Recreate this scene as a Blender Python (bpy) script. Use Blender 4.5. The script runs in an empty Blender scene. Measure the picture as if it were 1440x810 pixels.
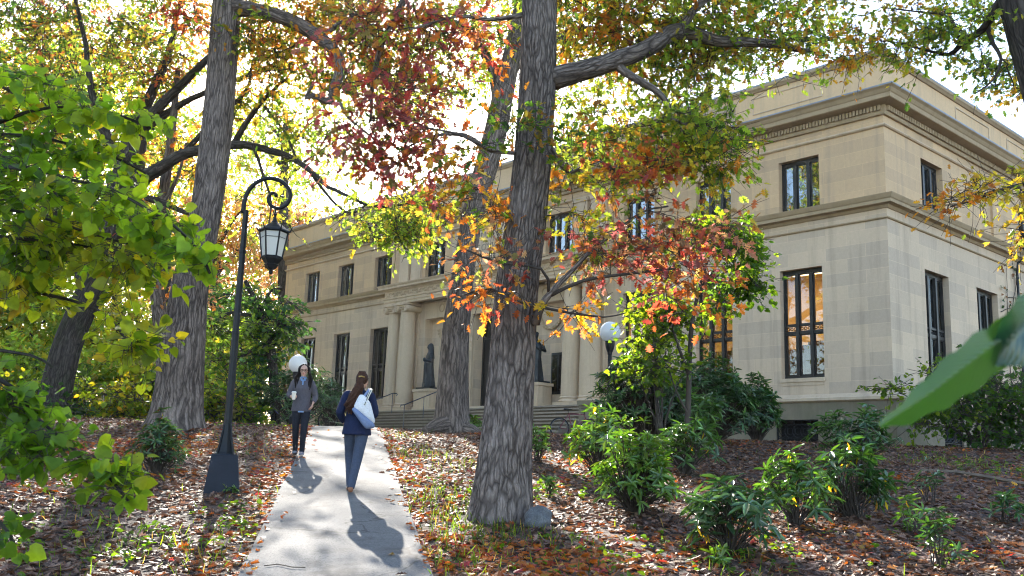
import bpy, math, random
import numpy as np
from mathutils import Vector, Matrix

random.seed(7)
rng = np.random.default_rng(11)
R = math.radians
PI = math.pi
scene = bpy.context.scene
col = scene.collection

# ------------------------------------------------------------------ camera
F_PX = 1365.0                      # focal length in pixels of a 1440 px wide frame
PITCH, ROLL = R(10.44), R(1.94)
CAM = np.array([0.0, 0.0, 1.7])
_r0 = np.array([1.0, 0, 0]); _u0 = np.array([0, -math.sin(PITCH), math.cos(PITCH)])
FWD = np.array([0, math.cos(PITCH), math.sin(PITCH)])
RIGHT = math.cos(ROLL) * _r0 + math.sin(ROLL) * _u0
UPV = -math.sin(ROLL) * _r0 + math.cos(ROLL) * _u0
cd = bpy.data.cameras.new('camera'); cam = bpy.data.objects.new('camera', cd); col.objects.link(cam)
cam.matrix_world = Matrix(((RIGHT[0], UPV[0], -FWD[0], CAM[0]), (RIGHT[1], UPV[1], -FWD[1], CAM[1]),
                           (RIGHT[2], UPV[2], -FWD[2], CAM[2]), (0, 0, 0, 1)))
cd.sensor_width = 36.0; cd.lens = F_PX / 1440 * 36.0
cd.clip_start = 0.05; cd.clip_end = 3000
cd.dof.use_dof = True; cd.dof.focus_distance = 15.0; cd.dof.aperture_fstop = 7.0
scene.camera = cam

# ------------------------------------------------------------------ sky, sun, exposure
SUN_AZ, SUN_EL = R(-13.8), R(25.8)
SUND = np.array([math.sin(SUN_AZ) * math.cos(SUN_EL), math.cos(SUN_AZ) * math.cos(SUN_EL), math.sin(SUN_EL)])
world = bpy.data.worlds.new('World'); scene.world = world; world.use_nodes = True
_n = world.node_tree.nodes; _bg = _n['Background']
_sky = _n.new('ShaderNodeTexSky'); _sky.sky_type = 'NISHITA'; _sky.sun_disc = False
_sky.sun_elevation = SUN_EL; _sky.sun_rotation = SUN_AZ % (2 * PI)
_sky.air_density = 1.0; _sky.dust_density = 1.0; _sky.ozone_density = 1.0
world.node_tree.links.new(_sky.outputs[0], _bg.inputs[0]); _bg.inputs[1].default_value = 0.15
sl = bpy.data.lights.new('sun', 'SUN'); so = bpy.data.objects.new('sun', sl); col.objects.link(so)
sl.energy = 5.0; sl.angle = R(0.5); sl.color = (1.0, 0.93, 0.82)
so.rotation_euler = Vector(SUND).to_track_quat('Z', 'Y').to_euler()
vs = scene.view_settings
vs.view_transform = 'Standard'; vs.look = 'None'; vs.gamma = 1.0; vs.use_curve_mapping = False
vs.exposure = 2.25
scene.render.engine = 'CYCLES'
cy = scene.cycles
cy.filter_width = 1.1; cy.use_denoising = True; cy.max_bounces = 7; cy.diffuse_bounces = 4; cy.transmission_bounces = 5
cy.glossy_bounces = 3; cy.transparent_max_bounces = 8; cy.sample_clamp_indirect = 6.0
cy.use_adaptive_sampling = True; cy.adaptive_threshold = 0.02; cy.caustics_reflective = False; cy.caustics_refractive = False


def P(x, y, Y):
    """World point seen at (x, y) of the 1440x810 photograph when it stands Y metres in front of the camera."""
    d = FWD * F_PX + RIGHT * (x - 720) + UPV * (405 - y)
    return CAM + d * (Y / d[1])


# ------------------------------------------------------------------ noise and terrain
def hash2(i, j, seed=0):
    h = (i.astype(np.int64) * 374761393 + j.astype(np.int64) * 668265263 + seed * 1442695041) & 0x7fffffff
    h = ((h ^ (h >> 13)) * 1274126177) & 0x7fffffff
    return ((h ^ (h >> 16)) & 0xffff) / 65535.0


def vnoise(x, y, seed=0):
    x = np.asarray(x, float); y = np.asarray(y, float)
    i = np.floor(x); j = np.floor(y); fx = x - i; fy = y - j
    fx = fx * fx * (3 - 2 * fx); fy = fy * fy * (3 - 2 * fy)
    a = hash2(i, j, seed); b = hash2(i + 1, j, seed); c = hash2(i, j + 1, seed); d = hash2(i + 1, j + 1, seed)
    return (a * (1 - fx) + b * fx) * (1 - fy) + (c * (1 - fx) + d * fx) * fy


def fbm(x, y, seed=0, oct=4):
    s = 0; a = 0.5
    for k in range(oct):
        s = s + a * vnoise(x * 2 ** k, y * 2 ** k, seed + k); a *= 0.5
    return s


def path_x(y): return -1.5 - 0.1653 * (np.asarray(y, float) - 9.14)


PATH_HW = 0.835


def slope(y):
    y = np.asarray(y, float); k = 7.0
    return 2.68 - np.log1p(np.exp(np.clip((25.9 - y) * 0.118 * k, -50, 50))) / k


def ground_z(x, y):
    x = np.asarray(x, float); y = np.asarray(y, float)
    z = slope(y)
    b = np.clip((np.abs(x - path_x(y)) - 0.9) / 1.5, 0, 1)
    b = np.where(y > 26, 0.35, b)
    return z + b * (0.22 * (fbm(x * 0.35, y * 0.35, 3) - 0.5) + 0.06 * (fbm(x * 1.6, y * 1.6, 9) - 0.5)) - 0.012


# ------------------------------------------------------------------ object helpers
def tag(o, label=None, cat=None, group=None, kind=None):
    if label: o['label'] = label
    if cat: o['category'] = cat
    if group: o['group'] = group
    if kind: o['kind'] = kind
    return o


def thing(name, label, cat, loc=(0, 0, 0), rotz=0.0, group=None):
    o = bpy.data.objects.new(name, None); col.objects.link(o)
    o.empty_display_size = 0.1
    o.location = [float(c) for c in loc]; o.rotation_euler = (0, 0, rotz)
    return tag(o, label, cat, group)


def link(name, me, mat, parent=None):
    o = bpy.data.objects.new(name, me); col.objects.link(o)
    if mat is not None:
        for m in (mat if isinstance(mat, (list, tuple)) else [mat]): me.materials.append(m)
    if parent is not None: o.parent = parent
    return o


class MB:
    def __init__(s): s.v = []; s.f = []; s.uv = []; s.mi = []; s.n = 0

    def add(s, verts, faces, uvs=None, mi=0):
        b = s.n
        s.v.append(np.asarray(verts, float).reshape(-1, 3)); s.n += len(s.v[-1])
        for k, f in enumerate(faces):
            s.f.append([b + i for i in f]); s.mi.append(mi)
            s.uv.append(uvs[k] if uvs is not None else None)

    def quad(s, a, b, c, d, uv=None, mi=0): s.add([a, b, c, d], [(0, 1, 2, 3)], [uv] if uv else None, mi)

    def box(s, x0, x1, y0, y1, z0, z1, mi=0):
        v = [(x, y, z) for z in (z0, z1) for y in (y0, y1) for x in (x0, x1)]
        f = [(0, 2, 3, 1), (4, 5, 7, 6), (0, 1, 5, 4), (2, 6, 7, 3), (0, 4, 6, 2), (1, 3, 7, 5)]
        uv = []
        for q in f:
            p = [v[i] for i in q]
            n = np.abs(np.cross(np.subtract(p[1], p[0]), np.subtract(p[2], p[0])))
            k = int(n.argmax())
            uv.append([((c[1], c[2]), (c[0], c[2]), (c[0], c[1]))[k] for c in p])
        s.add(v, f, uv, mi)

    def obox(s, c, ax, ay, az, mi=0):
        """box from a centre and three half-axis vectors"""
        c, ax, ay, az = map(lambda q: np.asarray(q, float), (c, ax, ay, az))
        v = [c + i * ax + j * ay + k * az for k in (-1, 1) for j in (-1, 1) for i in (-1, 1)]
        s.add(v, [(0, 2, 3, 1), (4, 5, 7, 6), (0, 1, 5, 4), (2, 6, 7, 3), (0, 4, 6, 2), (1, 3, 7, 5)], None, mi)

    def rings(s, rs, caps=True, mi=0, uv=None, closed=False):
        """skin a list of equally long rings of points"""
        rs = [np.asarray(r, float) for r in rs]; n = len(rs[0]); m = len(rs)
        f = []; u = []
        for i in range(m if closed else m - 1):
            i2 = (i + 1) % m
            for j in range(n):
                k = (j + 1) % n
                f.append((i * n + j, i * n + k, i2 * n + k, i2 * n + j))
                if uv is not None: u.append([uv(i, j), uv(i, j + 1), uv(i + 1, j + 1), uv(i + 1, j)])
        if caps and not closed:
            f.append(tuple(range(n - 1, -1, -1))); f.append(tuple((m - 1) * n + j for j in range(n)))
            if uv is not None: u += [[(0, 0)] * n] * 2
        s.add(np.concatenate(rs), f, u if uv is not None else None, mi)

    def tube(s, pts, rad, seg=8, caps=True, mi=0, flat=1.0, side=None, rough=None, seed=0):
        pts = np.asarray(pts, float); n = len(pts)
        rad = np.full(n, rad) if np.isscalar(rad) else np.asarray(rad, float)
        t = np.gradient(pts, axis=0); t /= np.linalg.norm(t, axis=1)[:, None] + 1e-12
        a = np.array(side, float) if side is not None else (np.array([1.0, 0, 0]) if abs(t[0][0]) < 0.8 else np.array([0, 1.0, 0]))
        rs = []; acc = np.r_[0, np.cumsum(np.linalg.norm(np.diff(pts, axis=0), axis=1))]
        th = np.arange(seg) * 2 * PI / seg
        for i in range(n):
            a = a - t[i] * (a @ t[i]); a /= np.linalg.norm(a) + 1e-12
            b = np.cross(t[i], a)
            r = rad[i]
            rr = np.full(seg, r) if rough is None else r * (1 + rough(th, acc[i], r))
            rs.append(pts[i] + np.outer(rr * np.cos(th), a) + np.outer(rr * np.sin(th) * flat, b))
        rm = float(rad.mean())
        s.rings(rs, caps, mi, uv=lambda i, j: (j * 2 * PI * rm / seg + seed, acc[min(i, n - 1)]))

    def lathe(s, prof, c=(0, 0, 0), seg=24, mi=0):
        th = np.arange(seg) * 2 * PI / seg; c = np.asarray(c, float)
        s.rings([np.stack([c[0] + r * np.cos(th), c[1] + r * np.sin(th), np.full(seg, c[2] + z)], 1) for r, z in prof], True, mi)

    def ell(s, c, r, seg=14, rings=9, rot=None, mi=0):
        c = np.asarray(c, float); r = np.full(3, r) if np.isscalar(r) else np.asarray(r, float)
        rs = []
        th = np.arange(seg) * 2 * PI / seg
        for k in range(rings):
            ph = -PI / 2 + PI * (k + 0.35) / (rings - 0.3)
            p = np.stack([np.cos(ph) * np.cos(th) * r[0], np.cos(ph) * np.sin(th) * r[1], np.full(seg, math.sin(ph) * r[2])], 1)
            rs.append((p @ rot.T if rot is not None else p) + c)
        s.rings(rs, True, mi)

    def stack(s, rows, seg=20, mi=0, pw=2.0):
        """stack of (super)ellipses: rows of (cx, cy, z, rx, ry)"""
        th = np.arange(seg) * 2 * PI / seg
        cx_, sx_ = np.cos(th), np.sin(th)
        ce = np.sign(cx_) * np.abs(cx_) ** (2 / pw); se = np.sign(sx_) * np.abs(sx_) ** (2 / pw)
        s.rings([np.stack([x + rx * ce, y + ry * se, np.full(seg, z)], 1) for x, y, z, rx, ry in rows], True, mi)

    def torus(s, c, rad, r, ax, ay, seg=32, sub=8, a0=0, a1=2 * PI, mi=0):
        c, ax, ay = (np.asarray(q, float) for q in (c, ax, ay)); full = abs(a1 - a0 - 2 * PI) < 1e-6
        az = np.cross(ax, ay); rs = []
        for i in range(seg if full else seg + 1):
            t = a0 + (a1 - a0) * i / seg; d = ax * math.cos(t) + ay * math.sin(t)
            rs.append([c + d * (rad + r * math.cos(p)) + az * r * math.sin(p) for p in np.arange(sub) * 2 * PI / sub])
        s.rings(rs, not full, mi, closed=full)

    def build(s, name, mat, parent=None, org=None, smooth=False):
        V = np.concatenate(s.v) if s.v else np.zeros((0, 3))
        if org is not None: V = V - np.asarray(org, float)
        me = bpy.data.meshes.new(name)
        lt = np.array([len(f) for f in s.f], np.int32); ls = np.r_[0, np.cumsum(lt)[:-1]].astype(np.int32)
        me.vertices.add(len(V)); me.vertices.foreach_set('co', V.astype(np.float32).ravel())
        me.loops.add(int(lt.sum())); me.loops.foreach_set('vertex_index', np.concatenate([np.array(f, np.int32) for f in s.f]))
        me.polygons.add(len(lt)); me.polygons.foreach_set('loop_start', ls)
        me.polygons.foreach_set('material_index', np.array(s.mi, np.int32))
        if any(u is not None for u in s.uv):
            uvl = me.uv_layers.new(name='UVMap')
            a = [np.asarray(u, float) if u is not None else np.zeros((len(f), 2)) for u, f in zip(s.uv, s.f)]
            uvl.data.foreach_set('uv', np.concatenate(a).astype(np.float32).ravel())
        me.polygons.foreach_set('use_smooth', np.full(len(lt), smooth))
        me.update(calc_edges=True); me.validate()
        return link(name, me, mat, parent)


def remeshed(mb, name, mat, parent, voxel=0.008, it=6, org=None):
    """one continuous skin round everything in the mesh builder"""
    o = mb.build(name, None, None, org)
    m = o.modifiers.new('r', 'REMESH'); m.mode = 'VOXEL'; m.voxel_size = voxel; m.use_smooth_shade = True
    m2 = o.modifiers.new('s', 'SMOOTH'); m2.factor = 0.5; m2.iterations = it
    dg = bpy.context.evaluated_depsgraph_get()
    me = bpy.data.meshes.new_from_object(o.evaluated_get(dg))
    bpy.data.objects.remove(o)
    me.name = name
    me.polygons.foreach_set('use_smooth', np.full(len(me.polygons), True))
    return link(name, me, mat, parent)


# ------------------------------------------------------------------ materials
def new_mat(name):
    m = bpy.data.materials.new(name); m.use_nodes = True
    nt = m.node_tree; nt.nodes.clear()
    return m, nt, nt.nodes, nt.links


def out(nt, sh):
    o = nt.nodes.new('ShaderNodeOutputMaterial'); nt.links.new(sh, o.inputs[0])


def N(nt, t, **kw):
    n = nt.nodes.new(t)
    for k, v in kw.items():
        if k in n.inputs.keys() and not hasattr(n, k): n.inputs[k].default_value = v
        else: setattr(n, k, v)
    return n


def ramp(nt, fac, stops):
    r = nt.nodes.new('ShaderNodeValToRGB'); e = r.color_ramp.elements
    while len(e) < len(stops): e.new(0.5)
    for i, (p, c) in enumerate(stops): e[i].position = p; e[i].color = (*c, 1)
    nt.links.new(fac, r.inputs[0]); return r.outputs[0]


def noise(nt, vec, scale, detail=5, rough=0.6, dist=0.0):
    n = nt.nodes.new('ShaderNodeTexNoise'); n.inputs['Scale'].default_value = scale; n.inputs['Detail'].default_value = detail
    n.inputs['Roughness'].default_value = rough; n.inputs['Distortion'].default_value = dist
    if vec is not None: nt.links.new(vec, n.inputs['Vector'])
    return n.outputs[0]


def mapping(nt, vec, sc, loc=(0, 0, 0)):
    m = nt.nodes.new('ShaderNodeMapping'); m.inputs['Scale'].default_value = sc; m.inputs['Location'].default_value = loc
    nt.links.new(vec, m.inputs['Vector']); return m.outputs[0]


def mixc(nt, f, a, b, mode='MIX'):
    m = nt.nodes.new('ShaderNodeMix'); m.data_type = 'RGBA'; m.blend_type = mode
    for s_, v in ((m.inputs[0], f), (m.inputs[6], a), (m.inputs[7], b)):
        if hasattr(v, 'is_linked'): nt.links.new(v, s_)
        elif isinstance(v, (int, float)): s_.default_value = v
        else: s_.default_value = (*v, 1)
    return m.outputs[2]


def bump(nt, h, strength=0.4, dist=0.02, normal=None):
    b = nt.nodes.new('ShaderNodeBump'); b.inputs['Strength'].default_value = strength; b.inputs['Distance'].default_value = dist
    nt.links.new(h, b.inputs['Height'])
    if normal is not None: nt.links.new(normal, b.inputs['Normal'])
    return b.outputs[0]


def principled(nt, color, rough=0.7, normal=None, metal=0.0, spec=0.4):
    p = nt.nodes.new('ShaderNodeBsdfPrincipled')
    if hasattr(color, 'is_linked'): nt.links.new(color, p.inputs['Base Color'])
    else: p.inputs['Base Color'].default_value = (*color, 1)
    if hasattr(rough, 'is_linked'): nt.links.new(rough, p.inputs['Roughness'])
    else: p.inputs['Roughness'].default_value = rough
    p.inputs['Metallic'].default_value = metal; p.inputs['Specular IOR Level'].default_value = spec
    if normal is not None: nt.links.new(normal, p.inputs['Normal'])
    return p.outputs[0]


def objco(nt): return nt.nodes.new('ShaderNodeTexCoord').outputs['Object']
def uvco(nt): return nt.nodes.new('ShaderNodeTexCoord').outputs['UV']


def plain(name, c, rough=0.6, metal=0.0, spec=0.4, var=0.15, scale=8.0, bmp=0.0):
    m, nt, n, l = new_mat(name); oc = objco(nt)
    f = noise(nt, oc, scale, 4)
    c0 = tuple(v * (1 - var) for v in c); c1 = tuple(min(1, v * (1 + var)) for v in c)
    cc = ramp(nt, f, [(0.3, c0), (0.7, c1)])
    nm = bump(nt, noise(nt, oc, scale * 6, 3), bmp, 0.01) if bmp else None
    out(nt, principled(nt, cc, rough, nm, metal, spec)); return m


def limestone(name, bricks=True, base=(0.545, 0.415, 0.295), moss=0.0, upper=None):
    m, nt, n, l = new_mat(name); oc = objco(nt)
    big = noise(nt, oc, 0.35, 4); fine = noise(nt, oc, 9.0, 6, 0.7)
    c = ramp(nt, big, [(0.3, tuple(v * 0.9 for v in base)), (0.7, tuple(v * 1.06 for v in base))])
    c = mixc(nt, 0.35, c, ramp(nt, fine, [(0.3, tuple(v * 0.78 for v in base)), (0.72, tuple(v * 1.1 for v in base))]))
    if upper:                                                   # the upper storey takes a browner tint
        sx = n.new('ShaderNodeSeparateXYZ'); l.new(oc, sx.inputs[0])
        mr = n.new('ShaderNodeMapRange'); mr.inputs[1].default_value = 7.0; mr.inputs[2].default_value = 7.6; l.new(sx.outputs[2], mr.inputs[0])
        c = mixc(nt, mr.outputs[0], c, mixc(nt, 1.0, c, upper, 'MULTIPLY'))
    # rain streaks: noise stretched downwards
    st = noise(nt, mapping(nt, oc, (3.0, 3.0, 0.22)), 1.0, 5, 0.65)
    c = mixc(nt, ramp(nt, st, [(0.5, (0, 0, 0)), (0.74, (0.6, 0.6, 0.6))]), c, tuple(v * 0.58 for v in base))
    nm = bump(nt, fine, 0.25, 0.006)
    if bricks:
        br = n.new('ShaderNodeTexBrick'); l.new(uvco(nt), br.inputs['Vector'])
        br.inputs['Scale'].default_value = 1.0; br.inputs['Brick Width'].default_value = 1.32; br.inputs['Row Height'].default_value = 0.415
        br.inputs['Mortar Size'].default_value = 0.008; br.inputs['Mortar Smooth'].default_value = 0.2; br.offset = 0.46
        br.inputs['Color1'].default_value = (0.81, 0.82, 0.85, 1); br.inputs['Color2'].default_value = (1.10, 1.07, 1.02, 1)
        br.inputs['Mortar'].default_value = (1.16, 1.14, 1.08, 1)
        c = mixc(nt, 0.75, c, br.outputs['Color'], 'MULTIPLY')
        nm = bump(nt, br.outputs['Fac'], -0.25, 0.006, nm)
    if moss:
        mo = noise(nt, mapping(nt, oc, (0.8, 0.8, 0.6)), 1.3, 6, 0.7)
        c = mixc(nt, ramp(nt, mo, [(0.35, (0, 0, 0)), (0.7, (moss,) * 3)]), c, (0.075, 0.085, 0.04))
    out(nt, principled(nt, c, 0.85, nm, 0, 0.25)); return m


M_stone = limestone('limestone_ashlar', upper=(1.0, 0.90, 0.75))
M_trim = limestone('limestone_trim', False, (0.545, 0.41, 0.28))
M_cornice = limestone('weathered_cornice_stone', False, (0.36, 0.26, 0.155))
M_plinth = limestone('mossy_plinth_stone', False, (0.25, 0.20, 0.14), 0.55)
M_step = limestone('granite_steps', False, (0.30, 0.245, 0.185), 0.1); M_riser = limestone('stained_shaded_riser', False, (0.15, 0.115, 0.085), 0.1)  # risers: stain tone plus painted shade under each nosing
M_bronze = plain('dark_bronze', (0.022, 0.02, 0.018), 0.45, 0.3, 0.5, 0.2, 5)
M_iron = plain('black_painted_iron', (0.007, 0.008, 0.010), 0.45, 0.0, 0.25, 0.25, 12, 0.15)
M_ironblue = plain('worn_iron_rail', (0.035, 0.04, 0.055), 0.35, 0.2, 0.5, 0.2, 12)
M_statue = plain('patinated_bronze', (0.020, 0.023, 0.026), 0.42, 0.5, 0.5, 0.35, 6, 0.1)
M_lead = plain('lead_flashing', (0.22, 0.24, 0.28), 0.45, 0.3, 0.5, 0.2, 3)
M_roof = plain('flat_roofing', (0.12, 0.12, 0.12), 0.9)
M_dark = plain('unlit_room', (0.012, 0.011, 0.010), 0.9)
M_carve = limestone('carved_stone', False, (0.44, 0.33, 0.22))

def window_glass(name, refl):
    m, nt, n, l = new_mat(name)
    g = N(nt, 'ShaderNodeBsdfGlossy'); g.inputs['Roughness'].default_value = 0.012; g.inputs['Color'].default_value = (0.95, 0.97, 1, 1)
    l.new(bump(nt, noise(nt, objco(nt), 1.1, 1), 0.05, 0.02), g.inputs['Normal'])
    mx = n.new('ShaderNodeMixShader'); mx.inputs[0].default_value = refl
    tr = N(nt, 'ShaderNodeBsdfTransparent'); tr.inputs['Color'].default_value = (0.72, 0.75, 0.73, 1)
    l.new(tr.outputs[0], mx.inputs[1]); l.new(g.outputs[0], mx.inputs[2]); out(nt, mx.outputs[0]); return m


M_glass = window_glass('window_glass', 0.085); M_glass_up = window_glass('upper_window_glass', 0.19)


def opal(name, c, t=0.4):
    m, nt, n, l = new_mat(name)
    mx = n.new('ShaderNodeMixShader'); mx.inputs[0].default_value = t
    tl = n.new('ShaderNodeBsdfTranslucent'); tl.inputs['Color'].default_value = (*c, 1)
    l.new(principled(nt, c, 0.25, None, 0, 0.5), mx.inputs[1]); l.new(tl.outputs[0], mx.inputs[2]); out(nt, mx.outputs[0]); return m


M_opal = opal('opal_glass', (0.8, 0.8, 0.8)); M_frost = opal('frosted_lantern_glass', (0.75, 0.76, 0.74), 0.55)


def emitter(name, c, s):
    m, nt, n, l = new_mat(name); e = n.new('ShaderNodeEmission'); e.inputs[0].default_value = (*c, 1); e.inputs[1].default_value = s
    out(nt, e.outputs[0]); return m


def leaf_mat(name, trans=0.5, rough=0.45, spec=0.35, sat=(1.75, 1.55, 0.75), veins=False):
    """leaf blade: its own colour from the mesh attribute, light scattered back and let through"""
    m, nt, n, l = new_mat(name)
    a = n.new('ShaderNodeVertexColor'); a.layer_name = 'col'
    c = a.outputs['Color']
    k = mixc(nt, 0.55, c, ramp(nt, noise(nt, objco(nt), 30, 3), [(0.3, (0.6, 0.6, 0.6)), (0.7, (1.3, 1.3, 1.3))]), 'MULTIPLY')
    tc = mixc(nt, 1.0, k, sat, 'MULTIPLY')
    mx = n.new('ShaderNodeMixShader'); mx.inputs[0].default_value = trans
    tl = n.new('ShaderNodeBsdfTranslucent'); l.new(tc, tl.inputs['Color'])
    l.new(principled(nt, k, rough, None, 0, spec), mx.inputs[1]); l.new(tl.outputs[0], mx.inputs[2]); out(nt, mx.outputs[0]); return m


M_leaf = leaf_mat('autumn_leaf', 0.68, sat=(2.4, 2.4, 1.7))
M_leaf_wax = leaf_mat('waxy_evergreen_leaf', 0.30, 0.28, 0.6, (1.6, 1.7, 0.6))
M_leaf_soft = leaf_mat('soft_green_leaf', 0.66, 0.4, 0.3, (2.4, 2.2, 0.6))
M_litter = leaf_mat('dry_fallen_leaf', 0.28, 0.6, 0.25, (1.7, 1.2, 0.7))


def bark(name, lo, hi, sx=16.0, sy=3.2, dist=0.03, moss=0.0):
    """furrowed bark: long interlacing ridges running up the trunk, broken into plates"""
    m, nt, n, l = new_mat(name); uv = uvco(nt)
    nz = n.new('ShaderNodeTexNoise'); nz.inputs['Scale'].default_value = 1.0; nz.inputs['Detail'].default_value = 5
    l.new(mapping(nt, uv, (5.0, 2.2, 1)), nz.inputs['Vector'])
    sb = n.new('ShaderNodeVectorMath'); sb.operation = 'SUBTRACT'; sb.inputs[1].default_value = (0.5, 0.5, 0.5); l.new(nz.outputs['Color'], sb.inputs[0])
    sc = n.new('ShaderNodeVectorMath'); sc.operation = 'MULTIPLY'; sc.inputs[1].default_value = (0.13, 0.35, 0); l.new(sb.outputs[0], sc.inputs[0])
    warp = n.new('ShaderNodeVectorMath'); warp.operation = 'ADD'; l.new(uv, warp.inputs[0]); l.new(sc.outputs[0], warp.inputs[1])
    def vor(a, b_, loc):
        vo = n.new('ShaderNodeTexVoronoi'); vo.feature = 'DISTANCE_TO_EDGE'; vo.inputs['Scale'].default_value = 1.0
        l.new(mapping(nt, warp.outputs[0], (a, b_, 1), loc), vo.inputs['Vector']); return vo.outputs['Distance']
    v1a = vor(sx, sy, (0, 0, 0)); v1b = vor(sx * 0.62, sy * 0.7, (7.1, 3.3, 0))
    msk = noise(nt, mapping(nt, uv, (1.1, 0.8, 1), (2, 9, 0)), 1.0, 3)
    mm = n.new('ShaderNodeMix'); mm.data_type = 'FLOAT'; l.new(ramp(nt, msk, [(0.46, (0, 0, 0)), (0.54, (1, 1, 1))]), mm.inputs[0]); l.new(v1a, mm.inputs[2]); l.new(v1b, mm.inputs[3]); v1 = mm.outputs[0]; v2 = vor(sx * 1.9, sy * 1.7, (3.3, 1.7, 0))
    fn = noise(nt, mapping(nt, uv, (70, 16, 1)), 1.0, 6, 0.75)
    pf = n.new('ShaderNodeMath'); pf.operation = 'MULTIPLY_ADD'; pf.inputs[1].default_value = 0.17; l.new(noise(nt, mapping(nt, uv, (55, 9, 1), (5, 5, 0)), 1.0, 6, 0.8), pf.inputs[0]); pf.inputs[2].default_value = -0.085
    pa = n.new('ShaderNodeMath'); pa.operation = 'ADD'; l.new(v1, pa.inputs[0]); l.new(pf.outputs[0], pa.inputs[1]); v1 = pa.outputs[0]
    h1 = ramp(nt, v1, [(0.0, (0, 0, 0)), (0.14, (0.55,) * 3), (0.36, (1, 1, 1))]); h2 = ramp(nt, v2, [(0.0, (0.25,) * 3), (0.14, (1, 1, 1))])
    hh = mixc(nt, 0.45, mixc(nt, 0.6, h1, h2, 'MULTIPLY'), fn, 'MULTIPLY')
    c = mixc(nt, mixc(nt, 0.6, ramp(nt, v1, [(0.0, (0, 0, 0)), (0.22, (1, 1, 1))]), h2, 'MULTIPLY'), lo, hi)
    c = mixc(nt, 0.65, c, ramp(nt, fn, [(0.28, (0.55, 0.55, 0.55)), (0.72, (1.4, 1.37, 1.33))]), 'MULTIPLY')
    pt = noise(nt, mapping(nt, uv, (2.5, 0.9, 1)), 1.2, 5, 0.65)
    c = mixc(nt, ramp(nt, pt, [(0.48, (0, 0, 0)), (0.72, (0.4,) * 3)]), c, tuple(v * 1.15 for v in hi))
    lg = noise(nt, mapping(nt, uv, (0.9, 0.45, 1), (4, 2, 0)), 1.0, 3)
    c = mixc(nt, 0.7, c, ramp(nt, lg, [(0.3, (0.62, 0.58, 0.55)), (0.7, (1.25, 1.25, 1.25))]), 'MULTIPLY')
    if moss: c = mixc(nt, ramp(nt, pt, [(0.3, (moss,) * 3), (0.5, (0, 0, 0))]), c, (0.06, 0.08, 0.03))
    out(nt, principled(nt, c, 0.92, bump(nt, hh, 1.0, dist), 0, 0.15)); return m


M_barkA = bark('oak_bark_plated', (0.05, 0.039, 0.034), (0.27, 0.222, 0.196), 24, 3.6, 0.035)
M_barkC = bark('oak_bark_furrowed', (0.05, 0.038, 0.032), (0.26, 0.205, 0.175), 24, 1.9, 0.03)
M_barkD = bark('old_oak_bark_dark', (0.03, 0.025, 0.022), (0.10, 0.085, 0.075), 20, 3.0, 0.03, 0.3)
M_twig = plain('twig_bark', (0.055, 0.043, 0.035), 0.85, 0, 0.2, 0.3, 3)

# leaf colours (real surface colours, linear)
GREEN = (0.050, 0.105, 0.014); LIME = (0.17, 0.235, 0.024); YELLOW = (0.36, 0.27, 0.025); GOLD = (0.40, 0.22, 0.02)
ORANGE = (0.36, 0.115, 0.018); RED = (0.26, 0.036, 0.034); MAROON = (0.16, 0.04, 0.042); BROWN = (0.13, 0.065, 0.033)
DEEP = (0.022, 0.060, 0.014); TAN = (0.30, 0.19, 0.11); PURPLE = (0.22, 0.065, 0.095); PINKTAN = (0.33, 0.19, 0.12); BLUEG = (0.03, 0.075, 0.04)


def pick(pal, n, jit=0.25):
    cs = np.array([c for c, w in pal], float); w = np.array([w for c, w in pal], float); w /= w.sum()
    c = cs[rng.choice(len(cs), n, p=w)]
    c2 = cs[rng.choice(len(cs), n, p=w)]; t = (rng.random(n) ** 3)[:, None] * 0.5
    c = c * (1 - t) + c2 * t
    return np.clip(c * (1 + jit * rng.normal(size=(n, 1))), 0.006, 0.75)


# leaf outlines: (along, across, lift) for the right half, mirrored for the left half
def leaf_template(half, fold=0.18):
    h = np.array(half, float)        # along, across; first and last on the midrib
    nmid = len(h)
    v = [(a, b, abs(b) * fold - 0.25 * (a - 0.4) ** 2) for a, b in h] + [(a, -b, abs(b) * fold - 0.25 * (a - 0.4) ** 2) for a, b in h[1:-1]]
    f1 = list(range(nmid)); f2 = [0] + [nmid + i for i in range(nmid - 2)] + [nmid - 1]
    return np.array(v), [f1[::-1], f2]


T_oak = leaf_template([(0, 0), (0.10, 0.07), (0.24, 0.27), (0.31, 0.10), (0.45, 0.38), (0.56, 0.12), (0.72, 0.32), (0.78, 0.13), (1, 0)])
T_maple = leaf_template([(0, 0), (0.02, 0.30), (0.22, 0.26), (0.36, 0.55), (0.52, 0.22), (0.66, 0.26), (1, 0)])
T_oval = leaf_template([(0, 0), (0.08, 0.20), (0.30, 0.38), (0.60, 0.33), (0.85, 0.14), (1, 0)])
T_lance = leaf_template([(0, 0), (0.2, 0.085), (0.5, 0.13), (0.8, 0.085), (1, 0)], 0.35)
T_far = leaf_template([(0, 0), (0.25, 0.33), (0.5, 0.18), (0.7, 0.30), (1, 0)])
T_heart = leaf_template([(0.06, 0), (-0.06, 0.22), (0.12, 0.45), (0.42, 0.47), (0.74, 0.26), (1, 0)], 0.16)


def unit(a): return a / (np.linalg.norm(a, axis=-1, keepdims=True) + 1e-9)


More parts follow.
